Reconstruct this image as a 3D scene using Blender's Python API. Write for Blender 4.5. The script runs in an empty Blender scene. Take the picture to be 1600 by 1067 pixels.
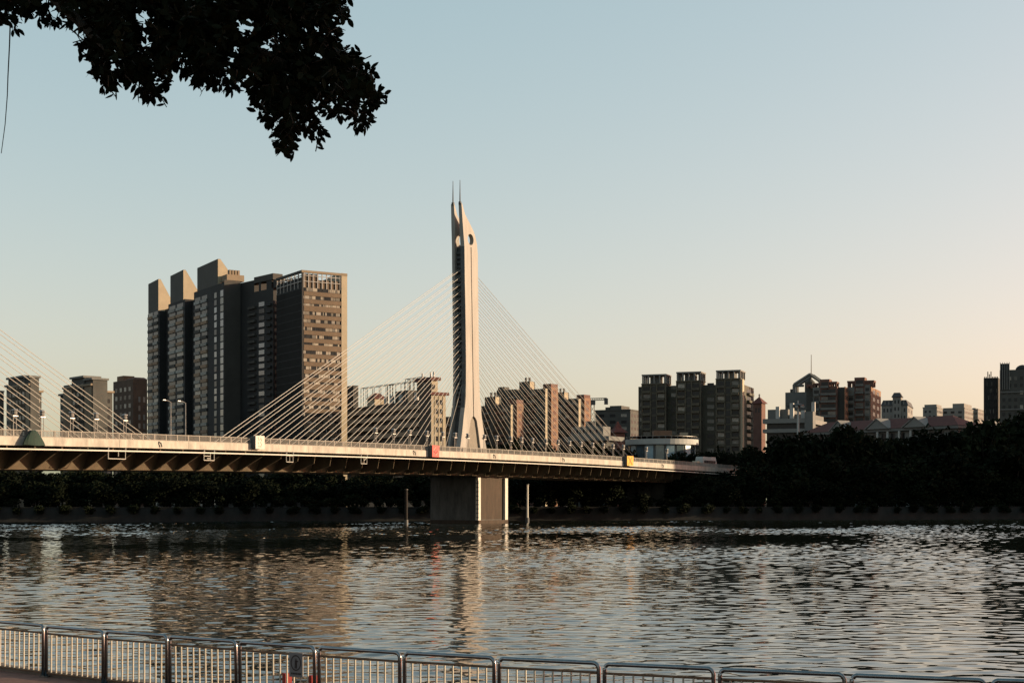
import bpy, bmesh, math, random
import numpy as np
from mathutils import Vector, Matrix, noise
from mathutils.geometry import tessellate_polygon

# ------------------------------------------------------------------ camera, world, sun, exposure
SC = bpy.context.scene
COL = SC.collection
F = 2333.0            # focal length in photo pixels
HZ = 784.0            # horizon row of the photo
EYE = 4.8             # eye height above the river
cam = bpy.data.cameras.new('camera'); camo = bpy.data.objects.new('camera', cam); COL.objects.link(camo)
cam.sensor_width = 36.0; cam.lens = F / 1600 * 36.0
cam.shift_y = (HZ - 533.5) / 1600.0
cam.clip_end = 20000; cam.clip_start = 0.1
camo.location = (0, 0, EYE); camo.rotation_euler = (math.pi / 2, 0, 0)
SC.camera = camo

SUN_AZ = math.radians(86)      # clockwise from +Y (view direction): low sun on the right
SUN_EL = math.radians(9.0)
sun_dir = Vector((math.sin(SUN_AZ) * math.cos(SUN_EL), math.cos(SUN_AZ) * math.cos(SUN_EL), math.sin(SUN_EL)))
sl = bpy.data.lights.new('sun', 'SUN'); slo = bpy.data.objects.new('sun', sl); COL.objects.link(slo)
sl.energy = 5.0; sl.angle = math.radians(0.5); sl.color = (1.0, 0.785, 0.51)
slo.rotation_euler = sun_dir.to_track_quat('Z', 'Y').to_euler(); slo.location = (60, 10, 60)

world = bpy.data.worlds.new('World'); SC.world = world; world.use_nodes = True
wn = world.node_tree.nodes; wl = world.node_tree.links
bg = wn['Background']
sky = wn.new('ShaderNodeTexSky'); sky.sky_type = 'NISHITA'; sky.sun_disc = False
sky.sun_elevation = SUN_EL; sky.sun_rotation = SUN_AZ - math.radians(6)
sky.altitude = 0; sky.air_density = 1.0; sky.dust_density = 2.0; sky.ozone_density = 0.0
# the film stock's colour response on the sky: one power curve per channel
sep = wn.new('ShaderNodeSeparateColor'); cmb = wn.new('ShaderNodeCombineColor'); wl.new(sky.outputs[0], sep.inputs[0])
for ch, (gn, pw) in enumerate(((1.299, 0.811), (1.003, 0.533), (1.031, 0.529))):
    m1 = wn.new('ShaderNodeMath'); m1.operation = 'POWER'; m1.inputs[1].default_value = pw
    m2 = wn.new('ShaderNodeMath'); m2.operation = 'MULTIPLY'; m2.inputs[1].default_value = gn * 0.15 ** pw * 1.03 / (2.03 * 0.11)
    wl.new(sep.outputs[ch], m1.inputs[0]); wl.new(m1.outputs[0], m2.inputs[0]); wl.new(m2.outputs[0], cmb.inputs[ch])
wl.new(cmb.outputs[0], bg.inputs['Color']); bg.inputs['Strength'].default_value = 0.11
SC.view_settings.view_transform = 'Standard'; SC.view_settings.look = 'None'
SC.view_settings.exposure = 1.02; SC.view_settings.gamma = 1.0
try:
    SC.cycles.max_bounces = 6; SC.cycles.diffuse_bounces = 2; SC.cycles.glossy_bounces = 4
    SC.cycles.use_denoising = True
except Exception: pass

R = random.Random(7)

# ------------------------------------------------------------------ helpers
def mat(name, col, rough=0.8, var=0.25, scale=0.6, metal=0.0, spec=0.3, bump=0.0, stretch=(1, 1, 1), objrand=0.0):
    m = bpy.data.materials.new(name); m.use_nodes = True
    n = m.node_tree.nodes; l = m.node_tree.links; p = n['Principled BSDF']
    p.inputs['Roughness'].default_value = rough; p.inputs['Metallic'].default_value = metal
    p.inputs['Specular IOR Level'].default_value = spec
    tc = n.new('ShaderNodeTexCoord'); mp = n.new('ShaderNodeMapping'); mp.inputs['Scale'].default_value = stretch
    nz = n.new('ShaderNodeTexNoise'); nz.inputs['Scale'].default_value = scale; nz.inputs['Detail'].default_value = 5; nz.inputs['Roughness'].default_value = 0.65
    l.new(tc.outputs['Object'], mp.inputs['Vector']); l.new(mp.outputs[0], nz.inputs['Vector'])
    rp = n.new('ShaderNodeValToRGB'); rp.color_ramp.elements[0].position = 0.3; rp.color_ramp.elements[1].position = 0.72
    c0 = [max(0, c * (1 - var)) for c in col]; c1 = [min(1, c * (1 + var)) for c in col]
    rp.color_ramp.elements[0].color = (*c0, 1); rp.color_ramp.elements[1].color = (*c1, 1)
    l.new(nz.outputs['Fac'], rp.inputs['Fac'])
    out = rp.outputs['Color']
    if objrand:
        oi = n.new('ShaderNodeObjectInfo'); hs = n.new('ShaderNodeHueSaturation')
        mr = n.new('ShaderNodeMapRange'); mr.inputs['To Min'].default_value = 1 - objrand; mr.inputs['To Max'].default_value = 1 + objrand
        l.new(oi.outputs['Random'], mr.inputs['Value']); l.new(mr.outputs[0], hs.inputs['Value'])
        l.new(out, hs.inputs['Color']); out = hs.outputs['Color']
    l.new(out, p.inputs['Base Color'])
    if bump:
        b = n.new('ShaderNodeBump'); b.inputs['Strength'].default_value = bump; b.inputs['Distance'].default_value = 0.05
        l.new(nz.outputs['Fac'], b.inputs['Height']); l.new(b.outputs[0], p.inputs['Normal'])
    return m

M = {}
M['concrete'] = mat('pale_concrete', (0.21, 0.19, 0.165), 0.85, 0.14, 0.35, bump=0.1, stretch=(1, 1, 0.4))
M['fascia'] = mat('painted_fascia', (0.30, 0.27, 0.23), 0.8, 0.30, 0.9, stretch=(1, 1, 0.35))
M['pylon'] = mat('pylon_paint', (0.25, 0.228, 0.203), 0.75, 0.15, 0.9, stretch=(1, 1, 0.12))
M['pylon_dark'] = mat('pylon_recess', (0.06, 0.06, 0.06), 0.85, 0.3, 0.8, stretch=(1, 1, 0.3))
M['flange_shade'] = mat('shaded_flange', (0.075, 0.078, 0.08), 0.7, 0.35, 0.9, stretch=(1, 1, 0.5))  # dark tone standing in for shade on the pylon's front flange
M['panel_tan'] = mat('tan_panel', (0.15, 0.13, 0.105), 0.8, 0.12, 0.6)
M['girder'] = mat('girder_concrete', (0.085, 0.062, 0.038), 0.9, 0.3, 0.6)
M['pier'] = mat('pier_concrete', (0.075, 0.07, 0.063), 0.9, 0.45, 0.7, stretch=(1, 1, 0.3))
M['fender'] = mat('fender_boards', (0.04, 0.027, 0.018), 0.9, 0.3, 1.2, stretch=(1, 1, 0.2))
M['whitepaint'] = mat('white_paint', (0.38, 0.355, 0.31), 0.6, 0.12, 1.5)
M['cable'] = mat('cable_sheath', (0.31, 0.285, 0.25), 0.5, 0.08, 2.0)
M['asphalt'] = mat('asphalt', (0.05, 0.05, 0.05), 0.95, 0.25, 1.5)
M['galv'] = mat('galvanised_steel', (0.24, 0.23, 0.22), 0.45, 0.15, 3.0, metal=0.6)
M['lampbody'] = mat('lamp_grey', (0.13, 0.12, 0.11), 0.6, 0.2, 3.0)
M['darksteel'] = mat('dark_steel', (0.06, 0.06, 0.06), 0.6, 0.2, 3.0)
M['chrome'] = mat('stainless_tube', (0.20, 0.205, 0.21), 0.25, 0.2, 9.0, metal=1.0)
M['bars'] = mat('stainless_bar', (0.36, 0.325, 0.265), 0.5, 0.15, 9.0, metal=0.15)
M['rust'] = mat('rusty_rail', (0.14, 0.075, 0.04), 0.75, 0.5, 14.0)
M['red'] = mat('red_paint', (0.42, 0.042, 0.03), 0.6, 0.15, 2.0)
M['deepred'] = mat('deep_red_paint', (0.20, 0.012, 0.010), 0.6, 0.2, 4.0)
M['pink'] = mat('pink_mark', (0.50, 0.15, 0.10), 0.6, 0.15, 2.0)
M['darkred'] = mat('dark_red_mark', (0.24, 0.02, 0.02), 0.6, 0.15, 2.0)
M['yellow'] = mat('yellow_paint', (0.50, 0.24, 0.01), 0.6, 0.12, 2.0)
M['ochre'] = mat('ochre_mark', (0.34, 0.11, 0.005), 0.6, 0.12, 2.0)
M['greymark'] = mat('grey_mark', (0.40, 0.37, 0.31), 0.7, 0.12, 2.0)
M['piledark'] = mat('shaded_pile', (0.012, 0.010, 0.009), 0.9, 0.4, 2.0, stretch=(1, 1, 0.3))  # near-black: the pile's shade is put into its colour
M['tarp'] = mat('green_tarp', (0.006, 0.020, 0.013), 0.8, 0.3, 2.0)
M['signgrey'] = mat('sign_grey', (0.13, 0.12, 0.12), 0.6, 0.1, 8.0)
M['signdark'] = mat('sign_dark', (0.02, 0.012, 0.012), 0.6, 0.1, 8.0)
M['paving'] = mat('red_paving', (0.15, 0.075, 0.055), 0.9, 0.3, 3.0, bump=0.2)
M['quay'] = mat('quay_stone', (0.12, 0.10, 0.085), 0.9, 0.35, 1.0, bump=0.3)
M['bankwall'] = mat('bank_wall', (0.017, 0.016, 0.0145), 0.95, 0.4, 0.4, stretch=(1, 1, 0.5))
M['ground'] = mat('ground', (0.02, 0.018, 0.014), 1.0, 0.4, 0.05)
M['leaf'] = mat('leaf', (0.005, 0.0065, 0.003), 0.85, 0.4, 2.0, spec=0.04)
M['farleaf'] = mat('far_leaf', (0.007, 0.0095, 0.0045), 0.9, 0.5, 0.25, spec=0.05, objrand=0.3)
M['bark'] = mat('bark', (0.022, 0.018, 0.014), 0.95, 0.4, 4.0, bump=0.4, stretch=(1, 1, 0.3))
# building surfaces
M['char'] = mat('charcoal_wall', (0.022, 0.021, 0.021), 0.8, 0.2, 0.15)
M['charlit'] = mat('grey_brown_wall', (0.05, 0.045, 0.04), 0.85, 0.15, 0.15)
M['finwall'] = mat('fin_wall', (0.060, 0.055, 0.049), 0.8, 0.12, 0.12)
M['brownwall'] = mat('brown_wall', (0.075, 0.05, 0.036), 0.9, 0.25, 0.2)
M['brownband'] = mat('brown_band', (0.25, 0.165, 0.11), 0.9, 0.2, 0.3)
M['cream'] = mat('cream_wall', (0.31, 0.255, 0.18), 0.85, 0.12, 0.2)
M['tanstone'] = mat('tan_stone', (0.19, 0.145, 0.10), 0.85, 0.12, 0.2)
M['brick'] = mat('orange_brick', (0.17, 0.098, 0.062), 0.9, 0.25, 0.5)
M['redbrown'] = mat('red_brown_wall', (0.11, 0.058, 0.045), 0.9, 0.2, 0.3)
M['stripe'] = mat('brown_spandrel', (0.115, 0.080, 0.053), 0.85, 0.18, 0.3)
M['blind'] = mat('window_blind', (0.17, 0.145, 0.115), 0.6, 0.35, 0.9, objrand=0.5)
M['parapetglass'] = mat('frosted_parapet', (0.13, 0.135, 0.128), 0.5, 0.35, 0.4, objrand=0.35)
M['greywall'] = mat('grey_wall', (0.12, 0.118, 0.11), 0.9, 0.2, 0.15)
M['dgrey'] = mat('dark_grey_wall', (0.06, 0.058, 0.052), 0.9, 0.25, 0.15)
M['palewall'] = mat('pale_wall', (0.16, 0.152, 0.14), 0.9, 0.15, 0.12)
M['whitewall'] = mat('white_wall', (0.31, 0.30, 0.28), 0.8, 0.1, 0.2)
M['olive'] = mat('olive_wall', (0.075, 0.066, 0.05), 0.9, 0.25, 0.2)
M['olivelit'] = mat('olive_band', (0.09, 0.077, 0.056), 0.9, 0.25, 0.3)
M['redtile'] = mat('red_tile', (0.085, 0.030, 0.024), 0.85, 0.2, 0.6)
M['darktile'] = mat('dark_tile', (0.05, 0.05, 0.052), 0.8, 0.2, 0.6)
M['glass'] = mat('dark_glass', (0.012, 0.013, 0.014), 0.3, 0.3, 0.3, spec=0.25, objrand=0.4)
M['blackglass'] = mat('black_curtain_wall', (0.006, 0.0065, 0.007), 0.6, 0.4, 0.2, spec=0.06)
M['blueglass'] = mat('blue_glass', (0.06, 0.085, 0.095), 0.10, 0.3, 0.5, spec=0.9, objrand=0.5)
M['curtain'] = mat('curtained_window', (0.16, 0.14, 0.115), 0.4, 0.5, 0.5, spec=0.5, objrand=0.6)
M['paneblue'] = mat('pale_blue_panel', (0.22, 0.30, 0.33), 0.4, 0.2, 0.4, spec=0.5)

def tag(o, label=None, cat=None, group=None, kind=None):
    if label: o['label'] = label
    if cat: o['category'] = cat
    if group: o['group'] = group
    if kind: o['kind'] = kind
    return o

def empty(name, label, cat, loc=(0, 0, 0), rz=0.0, group=None):
    o = bpy.data.objects.new(name, None); COL.objects.link(o)
    o.location = loc; o.rotation_euler = (0, 0, rz); o.empty_display_size = 0.5
    return tag(o, label, cat, group)

class MB:
    """collects shapes of ONE mesh"""
    def __init__(s): s.v = []; s.f = []; s.smooth = False
    def raw(s, v, f):
        k = len(s.v); s.v += [tuple(p) for p in v]; s.f += [tuple(i + k for i in q) for q in f]; return s
    def box(s, x0, x1, y0, y1, z0, z1):
        return s.raw([(x0, y0, z0), (x1, y0, z0), (x1, y1, z0), (x0, y1, z0), (x0, y0, z1), (x1, y0, z1), (x1, y1, z1), (x0, y1, z1)],
                     [(0, 3, 2, 1), (4, 5, 6, 7), (0, 1, 5, 4), (1, 2, 6, 5), (2, 3, 7, 6), (3, 0, 4, 7)])
    def hexa(s, b, t):
        return s.raw(list(b) + list(t), [(0, 3, 2, 1), (4, 5, 6, 7), (0, 1, 5, 4), (1, 2, 6, 5), (2, 3, 7, 6), (3, 0, 4, 7)])
    def tube(s, pts, r, n=6, r2=None):
        pts = [Vector(p) for p in pts]; rings = []
        for i, p in enumerate(pts):
            d = (pts[min(i + 1, len(pts) - 1)] - pts[max(i - 1, 0)]).normalized()
            up = Vector((0, 0, 1)) if abs(d.z) < 0.95 else Vector((1, 0, 0))
            a = d.cross(up).normalized(); b = a.cross(d)
            rr = r if r2 is None else r + (r2 - r) * i / (len(pts) - 1)
            rings.append([p + a * rr * math.cos(2 * math.pi * j / n) + b * rr * math.sin(2 * math.pi * j / n) for j in range(n)])
        v = [q for ring in rings for q in ring]; f = []
        for i in range(len(pts) - 1):
            for j in range(n):
                f.append((i * n + j, i * n + (j + 1) % n, (i + 1) * n + (j + 1) % n, (i + 1) * n + j))
        f.append(tuple(range(n))[::-1]); f.append(tuple((len(pts) - 1) * n + j for j in range(n)))
        return s.raw(v, f)
    def loft(s, secs, closed=True, caps=True):
        n = len(secs[0]); v = [p for q in secs for p in q]; f = []
        for i in range(len(secs) - 1):
            for j in range(n if closed else n - 1):
                f.append((i * n + j, (i + 1) * n + j, (i + 1) * n + (j + 1) % n, i * n + (j + 1) % n))
        if caps and closed:
            f.append(tuple(range(n))); f.append(tuple((len(secs) - 1) * n + j for j in range(n))[::-1])
        return s.raw(v, f)
    def mesh(s, name):
        me = bpy.data.meshes.new(name); me.from_pydata(s.v, [], s.f); me.update()
        bm = bmesh.new(); bm.from_mesh(me); bmesh.ops.recalc_face_normals(bm, faces=bm.faces); bm.to_mesh(me); bm.free()
        if s.smooth:
            for p in me.polygons: p.use_smooth = True
        return me
    def build(s, name, m, parent=None):
        me = s.mesh(name); me.materials.append(m if not isinstance(m, str) else M[m])
        return inst(name, me, parent)

def inst(name, me, parent=None, loc=None):
    o = bpy.data.objects.new(name, me); COL.objects.link(o)
    if parent is not None: o.parent = parent
    if loc is not None: o.location = loc
    return o

def copy_tree(o, parent=None):
    c = o.copy(); COL.objects.link(c); c.parent = parent
    for ch in list(o.children): copy_tree(ch, c)
    return c

def P(px, py, Z):            # a photo pixel at a known distance -> a point of the place
    return Vector(((px - 800) * Z / F, Z, EYE + (HZ - py) * Z / F))

# ------------------------------------------------------------------ river (waves are real geometry, finer near the bank)
def make_water():
    ys = [22.0]
    while ys[-1] < 440: ys.append(ys[-1] + min(0.42, max(0.12, 0.0025 * ys[-1])))
    ys = np.array(ys, dtype=np.float32); nc = 700
    t = np.linspace(-0.46, 0.46, nc, dtype=np.float32)
    Y = np.repeat(ys[:, None], nc, 1); X = Y * t[None, :]
    rs = np.random.RandomState(3); H = np.zeros_like(X)
    nw = 84
    lam = np.exp(np.linspace(math.log(0.38), math.log(4.5), nw))
    th = rs.normal(0, 0.52, nw) + 0.10
    ph = rs.uniform(0, 2 * math.pi, nw)
    slope = WAVE_SLOPE * np.sqrt(2.0 / nw) * (0.75 + 0.5 * rs.rand(nw)) * np.exp(-(np.log(lam / 0.95) / 0.9) ** 2)
    gust = np.zeros_like(X)
    for _ in range(7):
        L = rs.uniform(25, 110); a = rs.uniform(0, math.pi)
        gust += np.sin((X * math.cos(a) + Y * math.sin(a) * 0.6) * 2 * math.pi / L + rs.uniform(0, 6.3))
    gust = np.clip(1.0 + 0.20 * gust, 0.45, 1.6).astype(np.float32)
    for i in range(nw):
        k = 2 * math.pi / lam[i]
        q = (X * math.sin(th[i]) + Y * math.cos(th[i])) * k + ph[i] + 0.8 * np.sin(X * 0.11 + i) + 0.6 * np.sin(Y * 0.07 + 2 * i)
        H += (slope[i] / k) * np.sin(q)
    q = np.clip((Y - 60) / 300, 0, 1); H *= gust * (0.85 + 1.7 * q * q * (3 - 2 * q))
    H = (H + 0.9 * np.abs(H) * H / 0.12 * 0.3)
    v = np.stack([X, Y, H], -1).reshape(-1, 3).astype(np.float32)
    nr = len(ys); idx = np.arange(nr * nc).reshape(nr, nc)
    q = np.stack([idx[:-1, :-1], idx[:-1, 1:], idx[1:, 1:], idx[1:, :-1]], -1).reshape(-1).astype(np.int32)
    me = bpy.data.meshes.new('river'); nf = len(q) // 4
    me.vertices.add(len(v)); me.vertices.foreach_set('co', v.reshape(-1))
    me.loops.add(len(q)); me.loops.foreach_set('vertex_index', q)
    me.polygons.add(nf); me.polygons.foreach_set('loop_start', np.arange(0, nf * 4, 4, dtype=np.int32))
    me.polygons.foreach_set('use_smooth', np.ones(nf, dtype=bool))
    me.update()
    m = bpy.data.materials.new('river_water'); m.use_nodes = True
    n = m.node_tree.nodes; l = m.node_tree.links; p = n['Principled BSDF']
    p.inputs['Base Color'].default_value = (0.010, 0.013, 0.010, 1); p.inputs['Roughness'].default_value = 0.02
    p.inputs['IOR'].default_value = 1.333; p.inputs['Specular IOR Level'].default_value = 0.5
    tc = n.new('ShaderNodeTexCoord'); mp = n.new('ShaderNodeMapping'); mp.inputs['Scale'].default_value = (0.7, 1.5, 1)
    nz = n.new('ShaderNodeTexNoise'); nz.inputs['Scale'].default_value = 2.2; nz.inputs['Detail'].default_value = 3
    b = n.new('ShaderNodeBump'); b.inputs['Strength'].default_value = 0.04; b.inputs['Distance'].default_value = 0.05
    l.new(tc.outputs['Object'], mp.inputs['Vector']); l.new(mp.outputs[0], nz.inputs['Vector'])
    l.new(nz.outputs['Fac'], b.inputs['Height']); l.new(b.outputs[0], p.inputs['Normal'])
    me.materials.append(m)
    o = inst('river', me); tag(o, kind='structure')
    # calm sheet beyond the modelled waves, out of the frame to both sides
    s = MB().raw([(-900, -20, -0.35), (900, -20, -0.35), (900, 700, -0.35), (-900, 700, -0.35)], [(0, 1, 2, 3)]).build('water', m)
    tag(s, kind='structure')
WAVE_SLOPE = 0.078
make_water()

# ------------------------------------------------------------------ far bank: ground, embankment wall
def bankY(x): return 386 + 0.2 * x
GZ = 3.0
g = MB().raw([(-700, bankY(-700) + .6, GZ), (700, bankY(700) + .6, GZ), (9000, 9000, GZ), (-9000, 9000, GZ)], [(0, 1, 2, 3)])
tag(g.build('ground', 'ground'), kind='structure')
w = MB()
w.hexa([(-700, bankY(-700) - 1.2, -2), (700, bankY(700) - 1.2, -2), (700, bankY(700) + .9, -2), (-700, bankY(-700) + .9, -2)],
       [(-700, bankY(-700), 3.3), (700, bankY(700), 3.3), (700, bankY(700) + .9, 3.3), (-700, bankY(-700) + .9, 3.3)])
e = empty('embankment_wall', 'long low grey stone embankment wall along the far water edge', 'wall', (0, 0, 0))
w.build('wall', 'bankwall', e)
MB().hexa([(-700, bankY(-700) - .1, 3.303), (700, bankY(700) - .1, 3.303), (700, bankY(700) + .8, 3.303), (-700, bankY(-700) + .8, 3.303)],
          [(-700, bankY(-700) - .1, 3.55), (700, bankY(700) - .1, 3.55), (700, bankY(700) + .8, 3.55), (-700, bankY(-700) + .8, 3.55)]).build('coping', 'bankwall', e)

tag(MB().box(195, 700, 401, 600, -3, GZ + .3).build('headland', 'ground'), kind='structure')     # the bank swings out beyond the right edge

# ------------------------------------------------------------------ cable-stayed bridge (bridge coordinates: s along, n towards the right-hand near side, z up)
A, Bc = 0.532, 0.847
BX, BY = -65 * 340 / F, 340.0
def B3(s, n, z): return Vector((BX + A * s + Bc * n, BY + Bc * s - A * n, z))
def s_of(px, n):
    u = (px - 800) / F
    return (u * (BY - A * n) - BX - Bc * n) / (A - u * Bc)
def zof(py, s, n): return EYE + (HZ - py) * (BY + Bc * s - A * n) / F
def zfb(s): return 13.92 - 6.0e-5 * (s + 10) ** 2        # underside of the edge beam
W = 15.0; FH = 1.22
ang = math.atan2(Bc, A)
bridge = empty('cable_stayed_bridge', 'long pale cable-stayed road bridge with a white twin-spire pylon crossing the river', 'bridge', (BX, BY, 0), ang)
# inside the bridge's frame: local x = s, local y = -n
def L3(s, n, z): return (s, -n, z)
SS = [-260 + 5 * i for i in range(106)]
def section(pts, s0=-260, s1=265, step=5):
    secs = []; s = s0
    while s <= s1 + 1e-6:
        z = zfb(s); secs.append([L3(s, n, z + dz) for n, dz in pts]); s += step
    return MB().loft(secs)
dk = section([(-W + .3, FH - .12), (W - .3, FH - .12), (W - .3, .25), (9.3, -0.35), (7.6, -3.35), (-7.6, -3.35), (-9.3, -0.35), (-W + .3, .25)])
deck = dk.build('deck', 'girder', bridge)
section([(-W + .8, FH - .116), (W - .8, FH - .116), (W - .8, FH - .05), (-W + .8, FH - .05)]).build('road_surface', 'asphalt', deck)
for sg in (1, -1):
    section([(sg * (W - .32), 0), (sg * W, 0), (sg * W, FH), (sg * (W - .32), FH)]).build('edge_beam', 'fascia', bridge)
    section([(sg * (W - .12), -.62), (sg * (W + .08), -.62), (sg * (W + .08), -.42), (sg * (W - .12), -.42)]).build('service_pipe', 'whitepaint', bridge)
    # railing: posts, rails and close balusters
    r = MB(); s = -255.0
    h0 = FH - .01
    while s < 262:
        z = zfb(s) + h0; n = sg * (W - .16)
        if abs((s + 255) % 2.5) < 1e-6: r.box(s - .09, s + .09, -n - .09, -n + .09, z, z + 1.08)
        else: r.box(s - .035, s + .035, -n - .03, -n + .03, z + .1, z + .98)
        s += 0.25
    rl = [[L3(q, sg * (W - .16) + dn, zfb(q) + h0 + dz) for dn, dz in ((-.07, .95), (.07, .95), (.07, 1.06), (-.07, 1.06))] for q in SS[1:-1]]
    r.loft(rl)
    rl = [[L3(q, sg * (W - .16) + dn, zfb(q) + h0 + dz) for dn, dz in ((-.08, .0), (.08, .0), (.08, .14), (-.08, .14))] for q in SS[1:-1]]
    r.loft(rl)
    r.build('railing', 'concrete', bridge)
    # cantilever ribs under the overhang, one every five metres
for k in range(-13, 68):
    s = -135.6 + 5.0 * k + 40 - 40
    for sg in (1, -1):
        if sg == -1 and k % 2: continue
        z = zfb(s); dp = max(0.0, min(1.0, (s + 92) / 30.0))      # the brackets get deeper towards the pylon
        pts = [(9.15, -0.33), (7.7, -3.3), (8.2 + .3 * dp, -3.3), (14.3 - 2.2 * dp, -.30 - 2.2 * dp), (14.3 - 1.6 * dp, .26)]
        a = [L3(s - .11 + .07 * dp, sg * n, z + dz) for n, dz in pts]; b = [L3(s + .11 - .07 * dp, sg * n, z + dz) for n, dz in pts]
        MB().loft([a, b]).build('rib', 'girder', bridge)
# small drain spouts on the edge beam
for px in (250, 647, 772, 880, 1035):
    s = s_of(px, W); z = zfb(s)
    MB().tube([L3(s - .3, W + .02, z + 1.05), L3(s - .1, W + .3, z + .8), L3(s + .15, W + .25, z + .25)], .11).build('drain_spout', 'darksteel', bridge)
for s in range(-225, 240, 15):
    if abs(s) < 3: continue
    MB().box(s - .04, s + .04, -W - .012, -W + .1, zfb(s) + .05, zfb(s) + FH - .06).build('joint', 'darksteel', deck)

# pylon: two shaped slabs standing in the median with the cables held in the slot between
NO = 1.76
def sp(px, py):
    s = s_of(px, NO); return (s, zof(py, s, NO))
left = [(718.0, 709), (722.5, 672), (724.7, 650), (727.2, 630), (728, 618), (728.2, 560), (727.2, 480), (725.9, 382), (724.5, 354), (723, 317)]
right = [(723.9, 317.5), (728.2, 334.7), (732, 342.5), (735.2, 348.8), (740.8, 361), (743.6, 370), (745.7, 381), (746.8, 397), (747.4, 480), (748.2, 560), (749.6, 618), (752.6, 650), (756.8, 680), (761.3, 709)]
OUT = [sp(*p) for p in left + right]
c0 = sp(736, 374.4)
circ = [(c0[0] + 1.22 * math.cos(t * math.pi / 10), c0[1] + 1.26 * math.sin(t * math.pi / 10)) for t in range(20)]
zb = sp(740, 707)[1]
arch_px = [(728.8, 707), (731, 690), (733.2, 672), (735.4, 657), (737.2, 652.5), (739.0, 650.8)]
arch_px2 = [(741.0, 650.8), (742.8, 652.5), (745.0, 657), (747.2, 672), (749.4, 690), (751.4, 707)]
archL = [sp(*p) for p in arch_px]; archR = [sp(*p) for p in arch_px2]
slotc = (archL[-1][0] + archR[0][0]) / 2
slotc2 = c0[0] + 0.10
st = c0[1] - 1.75
ARCH = archL + [(slotc - .17, archL[-1][1] + .15), (slotc2 - .15, st), (slotc2 + .15, st), (slotc + .17, archL[-1][1] + .15)] + archR
def slab(n0, n1):
    loops = [OUT, circ, ARCH]
    flat = [p for lp in loops for p in lp]
    tris = tessellate_polygon([[Vector((p[0], p[1], 0)) for p in lp] for lp in loops])
    def nn(n, z):
        if abs(n) > 1.2 and z > 60: return n * (1 - (z - 60) / 13.5 * 0.22)
        if n == -0.62: return -0.62 - .53 * max(0.0, min(1.0, (63.5 - z) / 1.5))
        return n
    k = len(flat)
    v = [L3(p[0], nn(n0, p[1]), p[1]) for p in flat] + [L3(p[0], nn(n1, p[1]), p[1]) for p in flat]
    f = [tuple(t) for t in tris] + [tuple(i + k for i in t)[::-1] for t in tris]
    o = 0
    for lp in loops:
        m = len(lp)
        for i in range(m): f.append((o + i, o + (i + 1) % m, k + o + (i + 1) % m, k + o + i))
        o += m
    return MB().raw(v, f)
def make_pylon():
    root = slab(0.62, NO).build('pylon', 'pylon', bridge)
    slab(-NO, -0.62).build('slab', 'pylon', root)
    # dark core wall set back between the slabs
    fr = []
    for (pl, y0), (pr, y1) in zip([(728.2, 560), (728.2, 618), (718.5, 708)], [(748.2, 560), (749.6, 618), (761, 708)]):
        fr.append((sp(pl, y0)[0] + 1.1, sp(pr, y1)[0] - 1.1, sp(pl, y0)[1]))
    fr = [(sp(726.4, 384)[0] + 1.0, sp(746.2, 384)[0] - 1.2, sp(726.4, 384)[1])] + fr
    cw = MB(); secs = [[L3(a, -1.146, z), L3(b, -1.146, z), L3(b, .616, z), L3(a, .616, z)] for a, b, z in fr]
    cw.loft(secs).build('core_wall', 'pylon_dark', root)
    # rungs and anchor boxes in the slot
    for i in range(34):
        z = 26 + i * 1.05; t0 = fr[0][0]
        MB().box(t0 - .35, t0 - .02, -.42, .95, z, z + .5).build('anchor_block', 'pylon_dark', root)
    # dark plates on the front flange: shade of its unlit face put into colour
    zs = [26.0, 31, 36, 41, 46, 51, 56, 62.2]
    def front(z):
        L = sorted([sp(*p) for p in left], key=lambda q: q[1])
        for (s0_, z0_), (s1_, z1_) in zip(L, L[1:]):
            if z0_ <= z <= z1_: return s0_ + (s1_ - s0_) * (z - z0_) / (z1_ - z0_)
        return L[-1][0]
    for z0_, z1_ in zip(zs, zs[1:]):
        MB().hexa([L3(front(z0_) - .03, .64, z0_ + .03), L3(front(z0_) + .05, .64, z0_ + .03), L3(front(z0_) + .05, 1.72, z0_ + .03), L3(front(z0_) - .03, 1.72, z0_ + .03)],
                  [L3(front(z1_) - .03, .64, z1_ - .03), L3(front(z1_) + .05, .64, z1_ - .03), L3(front(z1_) + .05, 1.72, z1_ - .03), L3(front(z1_) - .03, 1.72, z1_ - .03)]).build('shade_plate', 'flange_shade', root)
    # recessed tan panel inside the arch, groove backing
    for sg in (1,):
        pan = MB(); pts = archL + archR
        v0 = [L3(p[0], sg * .70, p[1]) for p in pts]; v1 = [L3(p[0], sg * 1.30, p[1]) for p in pts]
        pan.loft([v0, v1]).build('arch_panel', 'panel_tan', root)
    for n in (1.19, -1.19):
        n_ = n * .8
        tip = OUT[len(left) - 1]
        MB().tube([L3(tip[0] + .1, n_, tip[1] - .3), L3(tip[0] + .1, n_, tip[1] + .35)], .36, 8, .32).build('cap', 'darksteel', root)
        MB().tube([L3(tip[0] + .1, n_, tip[1]), L3(tip[0] + .1, n_, tip[1] + 2.6), L3(tip[0] + .1, n_, tip[1] + 5.2)], .17, 6, .06).build('mast', 'darksteel', root)
    return root
pyl = make_pylon()
DS = -182.0
p2 = copy_tree(pyl, bridge); p2.location = (DS, 0, 0)
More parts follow.
